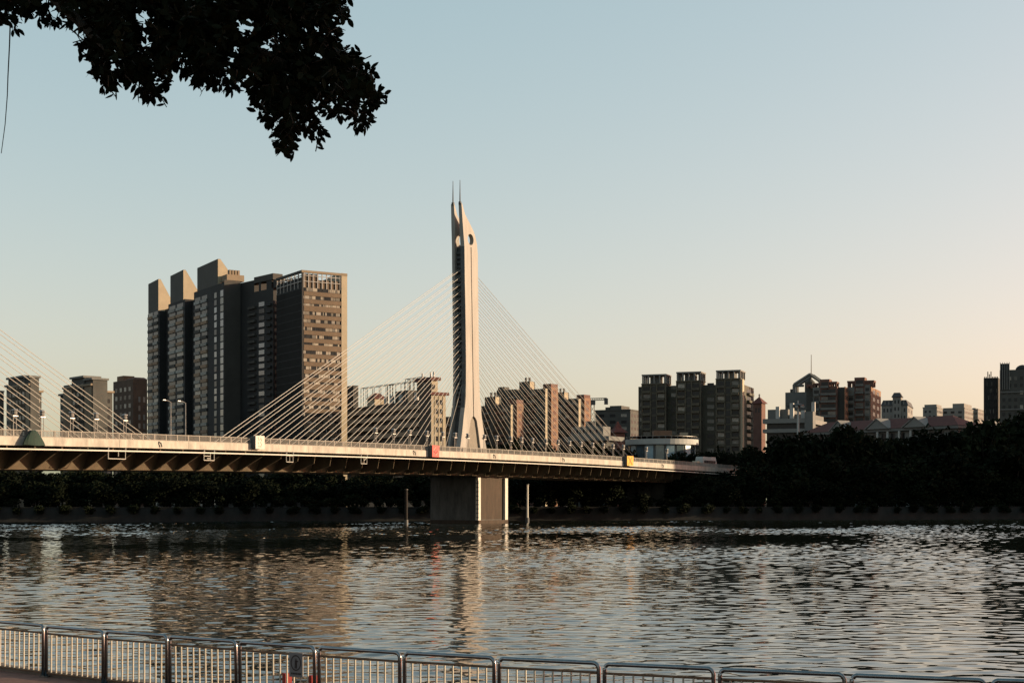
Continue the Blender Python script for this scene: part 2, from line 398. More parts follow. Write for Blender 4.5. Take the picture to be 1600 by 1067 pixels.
for s0 in (0.0, DS):
    pb = MB().box(s0 - 6, s0 + 6, -6.25, 6.25, -4, zfb(s0) - 3.36)
    pr = pb.build('pier', 'pier', bridge); pr.location = (-.35, .4, 0)
    MB().box(s0 - 5.0, s0 + 5.0, -6.30, -6.1, 0.9, zfb(s0) - 3.6).build('fender_board', 'fender', pr)
    MB().box(s0 - 6.05, s0 - 5.0, -6.75, -6.0, 0.4, zfb(s0) - 3.7).build('fender_post', 'whitepaint', pr)
    MB().box(s0 + 4.9, s0 + 6.05, -6.9, -6.0, 0.4, zfb(s0) - 3.7).build('fender_post', 'whitepaint', pr)
    MB().box(s0 - 6.1, s0 + 6.1, -6.95, 6.3, -3, .75).build('waterline_stain', 'fender', pr)
    rg = MB()
    for q in (-6.92, -6.42): rg.box(s0 - 6.32, s0 - 6.24, q - .05, q + .05, 1.0, 9.6)
    for i in range(9): rg.box(s0 - 6.3, s0 - 6.06, -6.95, -6.3, 1.3 + i * .95, 1.5 + i * .95)
    rg.build('ladder', 'darksteel', pr)
MB().box(88, 92, -6, 6, -2, zfb(90) - 3.36).build('pier', 'pier', bridge)
MB().box(150, 154, -6, 6, 0, zfb(152) - 3.36).build('pier', 'pier', bridge)
# stay cables in two close planes
pairs = []
for s0, sides in ((0.0, (-1, 1)), (DS, (1,))):
    for sd in sides:
        for k in range(17):
            for n in (.78, -.78):
                pairs.append((s0, sd, k, n))
pairs.sort(key=lambda q: -(1000 if q[0] < -1 else 0) + (400 if q[1] > 0 and q[0] > -1 else 0) + (0 if q[3] > 0 else 50))
rest = MB()
cables = []
for i, (s0, sd, k, n) in enumerate(pairs):
    s1 = s0 + sd * (12 + 72.0 * (k / 16) ** .85); zt = 31.8 + 1.6 * k
    st_ = s0 + (sp(726.8, 470)[0] + 1.0 if sd < 0 else sp(747.2, 470)[0] - .6)
    p0 = Vector(L3(st_, n * .5, zt)); p1 = Vector(L3(s1, n, zfb(s1) + FH - .06))
    mid = (p0 + p1) / 2; mid.z -= 0.0016 * (p1 - p0).length
    tgt = rest if i >= 100 else MB()
    tgt.tube([p0, mid, p1], .056, 5)
    if i < 100:
        tgt.build('stay_cable', 'cable', bridge)
tag(rest.build('stay_cable', 'cable', bridge), kind='stuff')

# lamps along the near railing
def make_lamp():
    r = empty('bridge_lamp', 'twin post white lantern on the bridge railing', 'lamp', (0, 0, 0), ang)
    MB().box(-.29, -.21, -.04, .04, 0, 3.0).build('post', 'lampbody', r)
    MB().box(.21, .29, -.04, .04, 0, 3.0).build('post', 'lampbody', r)
    MB().box(-.45, .45, -.22, .22, 3.0, 3.12).build('bracket', 'galv', r)
    b = MB()
    for i in range(4):
        pass
    b.loft([[(math.cos(t * math.pi / 4) * rr, math.sin(t * math.pi / 4) * rr, z) for t in range(8)] for rr, z in ((.16, 3.12), (.36, 3.3), (.36, 3.7), (.22, 3.85))])
    lan = b.build('lantern', 'lampbody', r)
    MB().loft([[(math.cos(t * math.pi / 4) * rr, math.sin(t * math.pi / 4) * rr, z) for t in range(8)] for rr, z in ((.46, 3.851), (.42, 4.0), (.12, 4.1))]).build('cap', 'galv', lan)
    MB().tube([(-.3, 0, 3.05), (-.85, 0, 3.35), (-.95, 0, 3.2)], .07).build('side_lamp', 'darksteel', r)
    return r
lamp_px = (23, 66, 112, 150, 195, 587, 615, 640, 667, 692, 711, 731, 757, 776, 798, 815, 832, 853, 872, 890, 908, 926, 943, 958, 974, 1010, 1042)
lamp0 = make_lamp()
def sidename(px):
    if px < 200: return 'twin-post lantern on the left end of the bridge railing, beyond the green tarpaulin side'
    if px < 700: return 'twin-post lantern on the bridge railing in front of the brown slab building'
    if px < 760: return 'twin-post lantern on the bridge railing in front of the pylon base'
    return 'twin-post lantern on the bridge railing right of the pylon, under the right cable fan'
for i, px in enumerate(lamp_px):
    o = lamp0 if i == 0 else copy_tree(lamp0)
    s = s_of(px, W - .5); q = B3(s, W - .5, zfb(s) + FH - .06)
    o.location = q; o['label'] = sidename(px); o['group'] = 'lanterns along the bridge railing'
# two tall road lights in front of the tower block
for i, px in enumerate((267, 290)):
    s = s_of(px, -13); q = B3(s, -13, zfb(s) + FH - .06)
    r = empty('road_light', ('left' if i == 0 else 'right') + ' one of two tall thin grey road lights behind the bridge railing', 'street light', q, ang, 'tall road lights on the bridge')
    h = 8.6
    MB().tube([(0, 0, 0), (0, 0, h * .5), (0, 0, h)], .12, 6, .07).build('pole', 'galv', r)
    MB().tube([(0, 0, h), (-.8, 0, h + .25), (-1.6, 0, h + .3)], .06).build('arm', 'galv', r)
    MB().box(-2.1, -1.4, -.14, .14, h + .24, h + .38).build('lamp_head', 'galv', r)

# signs hung on the edge beam
def sign_box(px0, px1, y0, y1, name, label, mface, depth=1.0):
    pc = (px0 + px1) / 2; s = s_of(pc, W + depth); s0 = s_of(px0, W + depth); s1 = s_of(px1, W + depth)
    zt = zof(y0, s, W + depth); zb_ = zof(y1, s, W + depth)
    e = empty(name, label, 'sign', B3(s, W + .012, zb_), ang)
    hw = (s1 - s0) / 2; h = zt - zb_
    MB().box(-hw, hw, -depth + .06, 0, 0, h).build('housing', 'darksteel', e)
    MB().box(-hw - .04, hw + .04, -depth - .02, -depth + .06, -.04, h + .04).build('face', mface, e)
    return e, hw, h, -depth - .022
def stroke(mb, u0, v0, u1, v1, w, y):
    d = Vector((u1 - u0, v1 - v0)); d.normalize(); p = Vector((-d.y, d.x)) * w / 2
    q = [(u0 + p.x, v0 + p.y), (u1 + p.x, v1 + p.y), (u1 - p.x, v1 - p.y), (u0 - p.x, v0 - p.y)]
    mb.hexa([(a, y, b) for a, b in q], [(a, y - .03, b) for a, b in q])
e, hw, h, y = sign_box(399.5, 413, 681, 701, 'white_sign', 'cream white box sign with two columns of faint writing on the bridge edge', 'whitepaint')
mk = MB()
for col, segs in ((-.35 * hw, (.86, .72, .46, .22)), (.25 * hw, (.80, .70, .5, .35, .2))):
    for k, t in enumerate(segs):
        a = col + (.12 if k % 2 else -.05) * hw
        stroke(mk, a - .12 * hw, t * h, a + .14 * hw, (t - .03) * h, .14, y)
        stroke(mk, a, (t + .05) * h, a + .03 * hw, (t - .09) * h, .12, y - .031)
mk.build('writing', 'greymark', e)
e, hw, h, y = sign_box(675.5, 686, 696, 713.5, 'red_sign', 'red box sign with pale diagonal marks hung on the bridge edge left of the pylon', 'red')
mk = MB(); stroke(mk, -.75 * hw, .52 * h, 0.0, .88 * h, .22, y); stroke(mk, .0, .14 * h, .8 * hw, .56 * h, .22, y); mk.build('pale_mark', 'pink', e)
mk = MB(); stroke(mk, -.6 * hw, .5 * h, .05 * hw, .66 * h, .2, y); stroke(mk, -.55 * hw, .48 * h, .1 * hw, .32 * h, .2, y - .031); stroke(mk, .1 * hw, .32 * h, .6 * hw, .5 * h, .2, y - .062); mk.build('dark_mark', 'darkred', e)
e, hw, h, y = sign_box(980, 989.5, 712.5, 727, 'yellow_sign', 'yellow box sign with a dark X at the right end of the cables', 'yellow')
mk = MB(); stroke(mk, -.6 * hw, .1 * h, .55 * hw, .9 * h, .36, y); stroke(mk, .6 * hw, .1 * h, -.6 * hw, .9 * h, .36, y - .031); mk.build('cross_mark', 'ochre', e)
# green tarpaulin draped over the edge at the left
s = s_of(50, W + .5); z = zfb(s)
e = empty('green_tarpaulin', 'dark green tarpaulin draped in a cone over the bridge railing at far left', 'tarpaulin', B3(s, W + .35, z), ang)
tb = MB(); secs = []
for t, (rw, ry) in ((0, (1.9, .75)), (.5, (1.7, .66)), (1.1, (1.35, .56)), (1.7, (.9, .42)), (2.1, (.5, .26)), (2.2, (.2, .1))):
    secs.append([((rw * (1 + .10 * math.sin(5 * a * 1.0 + t)) * math.cos(a)), -(ry * math.sin(a)) - .45, t + .05 * math.sin(3 * a)) for a in [2 * math.pi * j / 18 for j in range(18)]])
tb.loft(secs).build('cloth', 'tarp', e)
MB().box(-.8, .8, -.2, .2, 1.0, 2.3).build('support_frame', 'darksteel', e)
# white inspection frames hanging under the edge
for i, (px, wd, lab) in enumerate(((183, 1.75, 'leftmost'), (327, 1.2, 'second from left'), (453, .9, 'third from left'), (569, .9, 'rightmost'))):
    s = s_of(px, W); z = zfb(s)
    e = empty('hanging_frame', 'white tubular inspection frame hanging under the bridge edge, ' + lab + ' of four', 'frame', B3(s, W - .05, z - .45), ang, 'inspection frames under the bridge')
    fr = MB(); r_ = .065
    def bar(a, b): fr.tube([(a[0], 0, a[1]), (b[0], 0, b[1])], r_, 5)
    bar((-wd, -.1), (-wd, -1.35)); bar((wd, -.1), (wd, -1.35)); bar((-wd, -1.3), (wd, -1.3))
    if i == 0: bar((.3, 0), (.3, -.9))
    if i == 1: bar((.3, 0), (.3, -1.3)); bar((-wd, -.6), (.3, -.6)); bar((-.5, -1.0), (.3, -1.0))
    if i == 2: bar((0, 0), (0, -1.2)); bar((-wd, -.2), (wd, -.2))
    if i == 3: bar((0, 0), (0, -1.3)); bar((0, -.7), (wd, -.1))
    fr.build('frame', 'whitepaint', e)
    for q in (-wd, wd): MB().box(q - .1, q + .1, -.1, .1, -.12, .5).build('hanger', 'darksteel', e)

# vehicles on the far part of the deck
def make_bus(px, label, body, L=9.0, H=3.1, wd=2.4, nn=9.5):
    s = s_of(px, nn); z = zfb(s) + FH - .05
    e = empty('minibus' if L > 6 else 'parked_car', label, 'bus' if L > 6 else 'car', B3(s, nn, z), ang)
    sec = []
    prof = [(-L / 2, .45, H * .55), (-L / 2 + .15, .35, H * .8), (-L / 2 + .5, .32, H), (L / 2 - .5, .32, H), (L / 2 - .15, .35, H * .78), (L / 2, .5, H * .5)]
    if L < 6: prof = [(-L / 2, .4, .85), (-L / 2 + .9, .32, .98), (-L / 2 + 1.6, .3, H), (L / 2 - 1.2, .3, H), (L / 2 - .4, .34, 1.0), (L / 2, .4, .8)]
    for x, b, t in prof:
        sec.append([(x, -wd / 2, b), (x, wd / 2, b), (x, wd / 2, t * .7), (x, wd / 2 - .15, t), (x, -wd / 2 + .15, t), (x, -wd / 2, t * .7)])
    MB().loft(sec).build('body', body, e)
    k = 5 if L > 6 else 2
    x0, x1 = (-L / 2 + .9, L / 2 - .9) if L > 6 else (-L / 2 + 1.6, L / 2 - 1.4)
    for i in range(k):
        a = x0 + (x1 - x0) * i / k + .06; b = x0 + (x1 - x0) * (i + 1) / k - .06
        for sg in (-1, 1):
            yy = sg * (wd / 2 + .002)
            MB().hexa([(a, yy - .02, H * .42), (b, yy - .02, H * .42), (b, yy + .02, H * .42), (a, yy + .02, H * .42)], [(a, yy - .02, H * .68), (b, yy - .02, H * .68), (b, yy + .02, H * .68), (a, yy + .02, H * .68)]).build('window', 'glass', e)
    for x in (-L / 2 + L * .2, L / 2 - L * .2):
        for sg in (-1, 1):
            MB().tube([(x, sg * (wd / 2 - .25), .45), (x, sg * (wd / 2 + .03), .45)], .45, 14).build('wheel', 'darksteel', e)
make_bus(1103, 'white minibus driving on the right end of the bridge deck', M['whitewall'], 9.5, 3.2, 2.4, 10.5)
make_bus(1087, 'small cream car just behind the white minibus on the bridge', M['cream'], 4.3, 1.75, 1.8, 11.5)

# piles in the river
for px, Z, yt, lab, mt in ((634.5, 311, 765, 'dark wooden mooring pile standing in the water left of the bridge pier', 'piledark'),
                           (824, 352, 757, 'pale steel marker pile right of the bridge pier, lit along its right edge', 'whitepaint')):
    q = P(px, HZ, Z); h = EYE + (HZ - yt) * Z / F
    e = empty('mooring_pile', lab, 'pile', (q.x, Z, 0), 0)
    MB().tube([(0, 0, -3), (0, 0, h)], .36 if mt == 'piledark' else .28, 10).build('shaft', mt, e)
    MB().tube([(0, 0, h), (0, 0, h + .15)], .42, 10).build('cap', 'darksteel', e)
    MB().tube([(0, 0, -1), (0, 0, 1.1)], .45, 10).build('waterline_band', 'darksteel', e)

# ------------------------------------------------------------------ buildings
class Bld:
    def __init__(s, name, label, pl, pn, pr, ytop, Z, yaw, cat='building', group=None, zg=GZ):
        s.th = math.radians(yaw); s.Z = Z; s.X = (pn - 800) * Z / F; s.zg = zg
        s.root = empty(name, label, cat, (s.X, Z, zg), s.th, group)
        s.ly = s.v(pl); s.lx = s.u(pr); s.h = s.z(ytop); s.q = {}
    def z(s, py, Z=None): return EYE + (HZ - py) * (Z or s.Z) / F - s.zg
    def v(s, px):       # distance along the left-hand face (local +y) that shows at px
        u = (px - 800) / F; return (s.X - u * s.Z) / (math.sin(s.th) + u * math.cos(s.th))
    def u(s, px):       # distance along the right-hand face (local +x) that shows at px
        u = (px - 800) / F; d = math.cos(s.th) - u * math.sin(s.th)
        if d < 0.05: return 14.0
        return min(30.0, (u * s.Z - s.X) / d)
    def box(s, name, m, x0, x1, y0, y1, z0, z1, parent=None):
        return MB().box(min(x0, x1), max(x0, x1), min(y0, y1), max(y0, y1), z0, z1).build(name, m, parent or s.root)
    def body(s, m='dgrey', name='wall', x1=None):
        s.w = s.box(name, m, 0, x1 or s.lx, 0, s.ly, -1, s.h); return s.w
    def el(s, name, face, c, z, w, h, m, d=0.06, off=0.0, inn=.1):
        """queue a small face element: centre c along the face, bottom z, width w, height h, standing d proud of the plane at off"""
        s.q.setdefault((name, m), []).append((face, c, z, w, h, d, off, inn))
    def grid(s, face, c0, c1, z0, z1, nc, nz, fw, fh, mats, name='window', d=.06, off=0.0, skip=0.0, gap=None):
        cw = (c1 - c0) / nc; ch = (z1 - z0) / nz
        for i in range(nc):
            if gap and i in gap: continue
            for j in range(nz):
                if R.random() < skip: continue
                m = mats[0] if isinstance(mats, (list, tuple)) and len(mats) == 1 else (R.choice(mats) if isinstance(mats, (list, tuple)) else mats)
                s.el(name, face, c0 + cw * (i + .5), z0 + ch * (j + .5 - fh / 2), cw * fw, ch * fh, m, d, off)
    @staticmethod
    def shape(face, w, h, d, inn):
        b = MB()
        if face == 'L': b.box(-d, inn, -w / 2, w / 2, 0, h)
        else: b.box(-w / 2, w / 2, -d, inn, 0, h)
        return b
    def done(s):
        cache = {}; per = {}
        for (name, m), L in s.q.items():
            for e in L: per.setdefault(name, []).append((m, e))
        for name, L in per.items():
            L.sort(key=lambda t: -t[1][2])
            rest = {}
            for i, (m, (face, c, z, w, h, d, off, inn)) in enumerate(L):
                loc = (off, c, z) if face == 'L' else (c, off, z)
                if i < 100 - (3 if len(L) > 100 else 0):
                    key = (name, m, face, round(w, 2), round(h, 2), round(d, 2), round(inn, 2))
                    if key not in cache:
                        me = Bld.shape(face, w, h, d, inn).mesh(name); me.materials.append(M[m]); cache[key] = me
                    inst(name, cache[key], s.root, loc)
                else:
                    b = Bld.shape(face, w, h, d, inn)
                    rest.setdefault(m, MB()).raw([(x + loc[0], y + loc[1], zz + loc[2]) for x, y, zz in b.v], b.f)
            for m, b in rest.items(): tag(b.build(name, m, s.root), kind='stuff')
        s.q = {}
    def frame(s, x0, x1, y0, y1, z0, z1, m, t=.5, name='roof_frame', ny=3, nx=1, roof=False):
        b = MB()
        for i in range(ny + 1):
            y = y0 + (y1 - y0 - t) * i / ny
            for x in (x0, x1 - t): b.box(x, x + t, y, y + t, z0, z1 - t)
        for i in range(1, nx):
            x = x0 + (x1 - x0 - t) * i / nx
            for y in (y0, y1 - t): b.box(x, x + t, y, y + t, z0, z1 - t)
        b.box(x0 - .15, x0 + t, y0 - .15, y1 + .15, z1 - t, z1); b.box(x1 - t, x1 + .15, y0 - .15, y1 + .15, z1 - t, z1)
        b.box(x0 + t, x1 - t, y0 - .15, y0 + t, z1 - t, z1); b.box(x0 + t, x1 - t, y1 - t, y1 + .15, z1 - t, z1)
        if roof: b.box(x0 + t, x1 - t, y0 + t, y1 - t, z1 - t * .7, z1 - .05)
        return b.build(name, m, s.root)

# --- the tall charcoal residential tower with three wedge fins
t = Bld('high_rise', 'tall charcoal residential tower with three tan wedge fins on its stepped roof', 225, 350, 375, 441, 600, 32)
H = t.h; nf = 30; fh = H / nf
bays = [(350, 303), (289, 263), (249, 231)]
xs = [0, 1.2, 2.4]
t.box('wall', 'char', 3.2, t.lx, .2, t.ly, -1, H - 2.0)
for k, (pa, pb) in enumerate(bays):
    va, vb = max(0, t.v(pa)), t.v(pb)
    hb = H - (0 if k == 0 else 1.5 * k)
    t.box('bay', 'char', 0, 9, va, vb, -1, hb)
    wf0, wf1 = (t.v(340), t.v(308)) if k == 0 else (t.v((286, 247)[k - 1]), t.v((266, 231.5)[k - 1]))
    if k == 0: hh = t.z(404.5, t.Z + math.cos(t.th) * wf0); bb = H
    else: hh = t.z((421.5, 436.0)[k - 1], t.Z + math.cos(t.th) * wf0); bb = hb
    fin = MB().hexa([(0.05, wf0, bb - .05), (9.5, wf0, bb - .05), (9.5, wf1, bb - .05), (0.05, wf1, bb - .05)], [(0.05, wf0, hh), (1.2, wf0, hh), (1.2, wf1, hh - .6), (0.05, wf1, hh - .6)])
    f = fin.build('roof_fin', 'finwall', t.root)
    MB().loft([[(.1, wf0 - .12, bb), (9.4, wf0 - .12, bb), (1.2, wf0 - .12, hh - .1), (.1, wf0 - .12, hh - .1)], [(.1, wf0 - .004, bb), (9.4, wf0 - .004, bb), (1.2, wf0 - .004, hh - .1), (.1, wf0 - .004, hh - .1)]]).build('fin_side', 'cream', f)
    b0 = va + (5.5 if k == 0 else 1.0); b1 = vb - .6
    if k == 0: b0 = t.v(325); b1 = t.v(304)
    z0 = 0
    for j in range(nf - 1):
        z = j * fh + .3
        half = (b1 - b0) / 2
        for q in range(2):
            t.el('balcony', 'L', b0 + half * (q + .5), z, half * .86, 1.25, R.choice(['parapetglass', 'parapetglass', 'parapetglass', 'brownband', 'charlit']), .6)
            t.el('window', 'L', b0 + half * (q + .5), z + 1.2, half * .8, 1.75, R.choice(['glass', 'glass', 'glass', 'curtain']), .08)
        if k == 0:
            t.el('window', 'L', t.v(347), z + .25, (t.v(344) - t.v(350)) * .75, 2.5, R.choice(['blueglass', 'blueglass', 'curtain']), .1)
            t.el('window', 'L', t.v(337), z + .4, (t.v(335) - t.v(339)) * .9, 2.2, R.choice(['blueglass', 'glass', 'curtain']), .1)
        if j > 2:
            wx = t.lx
            t.el('window', 'R', t.u(365.5), z + .8, .5, .8, R.choice(['blueglass', 'curtain']), .06)
            t.el('window', 'R', t.u(370), z + .4, 1.1, 1.7, R.choice(['blueglass', 'curtain', 'blueglass']), .06)
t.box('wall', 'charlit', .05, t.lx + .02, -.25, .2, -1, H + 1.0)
rr = t.box('parapet', 'tanstone', t.u(355), t.u(382), .3, 9, H + .9, H + 3.4)
for i in range(4): t.box('chimney', 'tanstone', t.u(360) + i * 1.2, t.u(360) + i * 1.2 + .8, 1, 3, H + 3.4, H + 5.4)
t.done()

# --- middle slab joined to the tower
t = Bld('high_rise', 'narrow dark apartment slab with one blue window column and a pierced roof crown', 374, 427, 434, 450, 585, 40)
t.body('char'); H = t.h; nf = 30; fh = (H - 4) / nf
t.w.data.clear_geometry() if False else None
for j in range(nf):
    t.el('window', 'L', t.v(409.5), j * fh + .4, (t.v(405) - t.v(414)) * .95, fh * .62, R.choice(['blueglass', 'blueglass', 'glass']), .25)
    t.el('balcony', 'L', t.v(395), j * fh, (t.v(390) - t.v(401)), .9, 'charlit', .9)
    t.el('balcony', 'L', t.v(421), j * fh, (t.v(417) - t.v(425)), .9, 'char', .9)
    t.el('window', 'R', t.lx * .5, j * fh + .5, .8, 1.4, 'curtain', .06)
for pa, pb, yy in ((397, 374, 431), (407.5, 404, 427), (424, 416, 427), (434, 431, 428)):
    t.box('roof_crown', 'char', .1, max(4, t.lx), max(0.02, t.v(pa)), t.v(pb), H, t.z(yy) - (2.4 if pa != 397 else 0))
t.box('roof_crown', 'charlit', -.2, max(4.2, t.lx), -.1, t.v(397.5), t.z(427) - 2.39, t.z(427))
t.done()

# --- glass and stone office tower with the sunlit striped face
t = Bld('office_tower', 'office tower with one black glass face and one sunlit tan face of window stripes', 432, 472, 541, 422, 560, 31.5)
H = t.h; sl_ = t.u(533); cr = t.z(449)
t.box('wall', 'char', 0, t.lx - .3, 0, t.ly, -1, cr)
t.box('curtain_wall', 'blackglass', -.12, .02, .3, t.ly - .3, 0, cr - .4)
t.box('pilaster', 'cream', sl_, t.lx + .25, -.35, t.ly * .5, -1, H + .1)
t.box('corner_post', 'char', -.15, .5, -.3, .35, -1, H - .9)
ns = 28; sh = cr / ns
for j in range(ns):
    t.el('spandrel', 'R', sl_ / 2 + .3, j * sh, sl_ - .7, sh * (.52 if j % 5 else .70), 'stripe', .3)
    a = .5
    while a < sl_ - 1.2:
        wdt = R.choice((.5, .7, 1.0, 1.5, 2.0)); wdt = min(wdt, sl_ - .4 - a)
        t.el('window', 'R', a + wdt / 2, j * sh + sh * .58, wdt - .12, sh * .42, R.choice(['glass', 'glass', 'blind', 'curtain', 'blind']), .05)
        a += wdt
for j in range(ns):
    t.el('mullion', 'L', t.ly / 2, j * sh, t.ly - .8, .25, 'char', .2)
# open steel crown
b = MB()
for i in range(8):
    y = .3 + (t.ly - .9) * i / 7; b.box(0.0, .35, y, y + .35, cr, H - .9)
for i in range(9):
    x = .6 + (sl_ - 1.2) * i / 8; b.box(x, x + .3, -.1, .25, cr, H - .9)
for zz in (.35, .68): b.box(-.05, .30, .36, t.ly - .3, cr + (H - cr) * zz, cr + (H - cr) * zz + .25); b.box(.51, sl_, -.15, .2, cr + (H - cr) * zz, cr + (H - cr) * zz + .25)
for i in range(6):
    x = 1 + i * 2.6; b.tube([(x, .4, cr + .3), (x + 3, t.ly * .6, H - 1)], .14, 4); b.tube([(x + 3, .4, cr + .6), (x, t.ly * .6, H - 1)], .14, 4)
b.build('roof_crown', 'galv', t.root)
t.box('crown_screen', 'stripe', .55, sl_ * .42, .26, .40, cr, H - 1.2); t.box('crown_screen', 'stripe', sl_ * .42 + .01, sl_ - .1, .26, .40, cr, cr + (H - cr) * .5)
t.box('crown_screen', 'char', .36, .5, .5, t.ly - .5, cr, cr + (H - cr) * .62)
t.box('cornice', 'tanstone', -.3, t.lx + .3, -.4, .7, H - .9, H)
t.box('cornice', 'charlit', -.3, .7, .71, t.ly, H - .9, H)
t.box('cornice', 'charlit', t.lx - .8, t.lx + .3, .71, t.ly, H - .9, H)
t.box('cornice', 'charlit', .71, t.lx - .81, t.ly - .8, t.ly, H - .9, H)
t.done()

# --- twin stepped residential towers at far left
def stepped(label, parts, Z, yaw, pn, pl, pr, grp):
    ytop = min(p[2] for p in parts)
    t = Bld('apartment_block', label, pl, pn, pr, ytop, Z, yaw, group=grp)
    for (a, b, y) in parts:
        face = 'L' if b <= pn else 'R'
        h = t.z(y)
        if face == 'L':
            va, vb = t.v(b), t.v(a); t.box('wall', 'dgrey', 0.4 * abs(y - ytop) / 6, t.lx * .7, va, vb, -1, h)
            t.grid('L', va + .4, vb - .4, 2, h - 1.5, max(1, int((vb - va) / 3)), int(h / 3), .6, .5, ['glass', 'glass', 'curtain'], off=0.4 * abs(y - ytop) / 6)
            t.box('cornice', 'greywall', 0.4 * abs(y - ytop) / 6 - .7, t.lx * .7 + .4, va - .5, vb + .5, h, h + .7)
        else:
            ua, ub = t.u(a), t.u(b); t.box('wall', 'tanstone' if a < pn + 6 else 'dgrey', ua, ub, .3 * abs(y - ytop) / 6, t.ly * .8, -1, h)
            t.grid('R', ua + .3, ub - .3, 2, h - 1.5, max(1, int((ub - ua) / 2.6)), int(h / 3), .55, .5, ['glass', 'curtain'], off=.3 * abs(y - ytop) / 6)
            t.box('cornice', 'tanstone', ua - .5, ub + .5, .3 * abs(y - ytop) / 6 - .6, t.ly * .8, h, h + .7)
    t.done()
gname = 'stepped apartment towers at far left'
stepped('stepped grey apartment tower at the far left edge behind the left cables', [(7, 13, 599), (13, 40, 588), (40, 47, 590), (47, 58, 602), (58, 67, 612)], 520, 40, 47, 7, 67, gname)
stepped('stepped grey apartment tower nearer the brown block behind the left cables', [(88, 100, 611), (100, 112, 599), (112, 132, 588), (132, 144, 593), (144, 154, 602), (154, 178, 612)], 530, 40, 144, 88, 178, gname)
t = Bld('low_block', 'small dark flat-roofed block cut by the left edge of the photo', -30, 0, 6, 612, 600, 50); t.body('dgrey'); t.grid('R', .4, t.lx - .4, 2, t.h - 1, 2, 12, .5, .5, ['glass']); t.box('parapet', 'palewall', -.2, t.lx + .2, -.2, t.ly, t.h, t.h + .5); t.done()
# brown block next to the tower
t = Bld('apartment_block', 'dark brown block with a square rooftop chimney tower left of the charcoal high-rise', 177, 208, 230, 592, 570, 38)
t.body('brownwall'); t.box('chimney', 'brick', .5, 5, t.v(191), t.v(181), t.h - 1, t.z(584))
MB().hexa([(0, t.v(208), t.h), (6, t.v(208), t.h), (6, t.v(192), t.h), (0, t.v(192), t.h)], [(1, t.v(206), t.h + .8), (5, t.v(206), t.h + .8), (5, t.v(193), t.h + .2), (1, t.v(193), t.h + .2)]).build('roof', 'redbrown', t.root)
t.grid('L', 1, t.ly - 1, 2, t.h - 2, 4, 14, .45, .5, ['glass', 'curtain'])
t.grid('R', t.u(214), t.u(229), 2, t.h - 6, 2, 12, .42, .6, ['curtain', 'glass', 'palewall'])
t.grid('R', .3, t.u(213), t.h - 5, t.h - .5, 3, 1, .6, .6, ['glass'], skip=.1); t.done()

# --- long brown slab building with the sunlit cream end and roof pergolas
t = Bld('apartment_block', 'long brown balcony-access block with a sunlit cream end wall and roof pergolas', 543, 674, 695, 617, 510, 32)
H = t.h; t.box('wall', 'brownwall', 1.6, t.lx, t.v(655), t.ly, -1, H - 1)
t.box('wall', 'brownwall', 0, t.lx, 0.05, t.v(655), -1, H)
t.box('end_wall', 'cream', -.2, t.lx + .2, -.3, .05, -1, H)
ns = 12; sh = (H - 1) / ns
vv0 = t.v(655) + .2
for j in range(ns):
    t.el('gallery', 'L', (vv0 + t.ly) / 2, j * sh, t.ly - vv0 - .3, sh * .5, 'brownband', 1.5, off=1.6)
    c = vv0 + 1.5
    while c < t.ly - 2:
        if j % 1 == 0: t.el('window', 'L', c, j * sh + sh * .52, 1.9, sh * .4, 'glass', .06, off=1.6)
        c += 3.1
    for uu in (682, 688.5):
        t.el('window', 'R', t.u(uu), j * sh + .8, 1.15, sh * .55, 'glass', .06, off=-.3)
    t.el('window', 'L', t.v(660), j * sh + .6, .9, 1.3, 'glass', .05)
for uu in (679, 685.3, 691.8): t.box('pilaster', 'cream', t.u(uu) - .22, t.u(uu) + .22, -.42, -.3, 1, H - .4)
t.box('eave', 'redtile', -.6, t.lx + 1.2, -.9, 3.4, H + .003, H + 1.0)
tw0, tw1 = .3, t.v(650.5)
t.box('stair_tower', 'brownwall', .25, t.u(684), tw0, tw1, H, t.z(594)); t.box('stair_tower_wall', 'cream', .2, t.u(684) + .1, tw0 - .12, tw0, H + 1.0, t.z(594))
t.box('tower_eave', 'redtile', -.4, t.u(684) + .9, tw0 - .9, tw1 + .6, t.z(594), t.z(594) + 1.1)
t.box('window', 'glass', .18, .3, (tw0 + tw1) / 2 - .9, (tw0 + tw1) / 2 + .9, H + 2.2, H + 4.6)
for uu in (676.5, 679): t.box('window', 'glass', t.u(uu) - .25, t.u(uu) + .25, tw0 - .16, tw0 - .1, H + 2, H + 3.6)
for px in (654, 667, 672):
    v = t.v(px); MB().tube([(1.5, v, t.z(594) + 1), (1.5, v, t.z(580))], .28, 6).build('vent_pipe', 'galv', t.root)
for (pa, pb, yt, yb) in ((650, 625, 590, 614), (652, 597, 596.5, 612), (598, 556, 603, 610)):
    t.frame(2, t.lx - 1, t.v(pa), t.v(pb), t.h - 1, t.z(yt, t.Z + .85 * t.v((pa + pb) / 2)), 'dgrey', .17, 'roof_pergola', 4, 2)
for px in (592, 601, 615, 639):
    v = t.v(px); MB().tube([(3, v, H - 1), (3, v, H + 1.9)], .85, 10).build('water_tank', 'whitewall', t.root)
t.box('roof_hut', 'cream', 2.2, 7, t.v(577), t.v(566), H - 1, H + 1.6)
MB().hexa([(1.6, t.v(578), H + 1.6), (7.5, t.v(578), H + 1.6), (7.5, t.v(565), H + 1.6), (1.6, t.v(565), H + 1.6)], [(3.5, t.v(574), H + 3.8), (5, t.v(574), H + 3.8), (5, t.v(569), H + 3.8), (3.5, t.v(569), H + 3.8)]).build('hut_roof', 'redtile', t.root)
t.box('roof_machine_room', 'dgrey', 4, 9, t.v(622), t.v(602), H - 1, H + 3.4)
t.done()
t = Bld('apartment_block', 'dark grey block with pale slab edges seen between the office tower and the brown block', 538, 552, 560, 602, 640, 32)
t.body('dgrey'); 
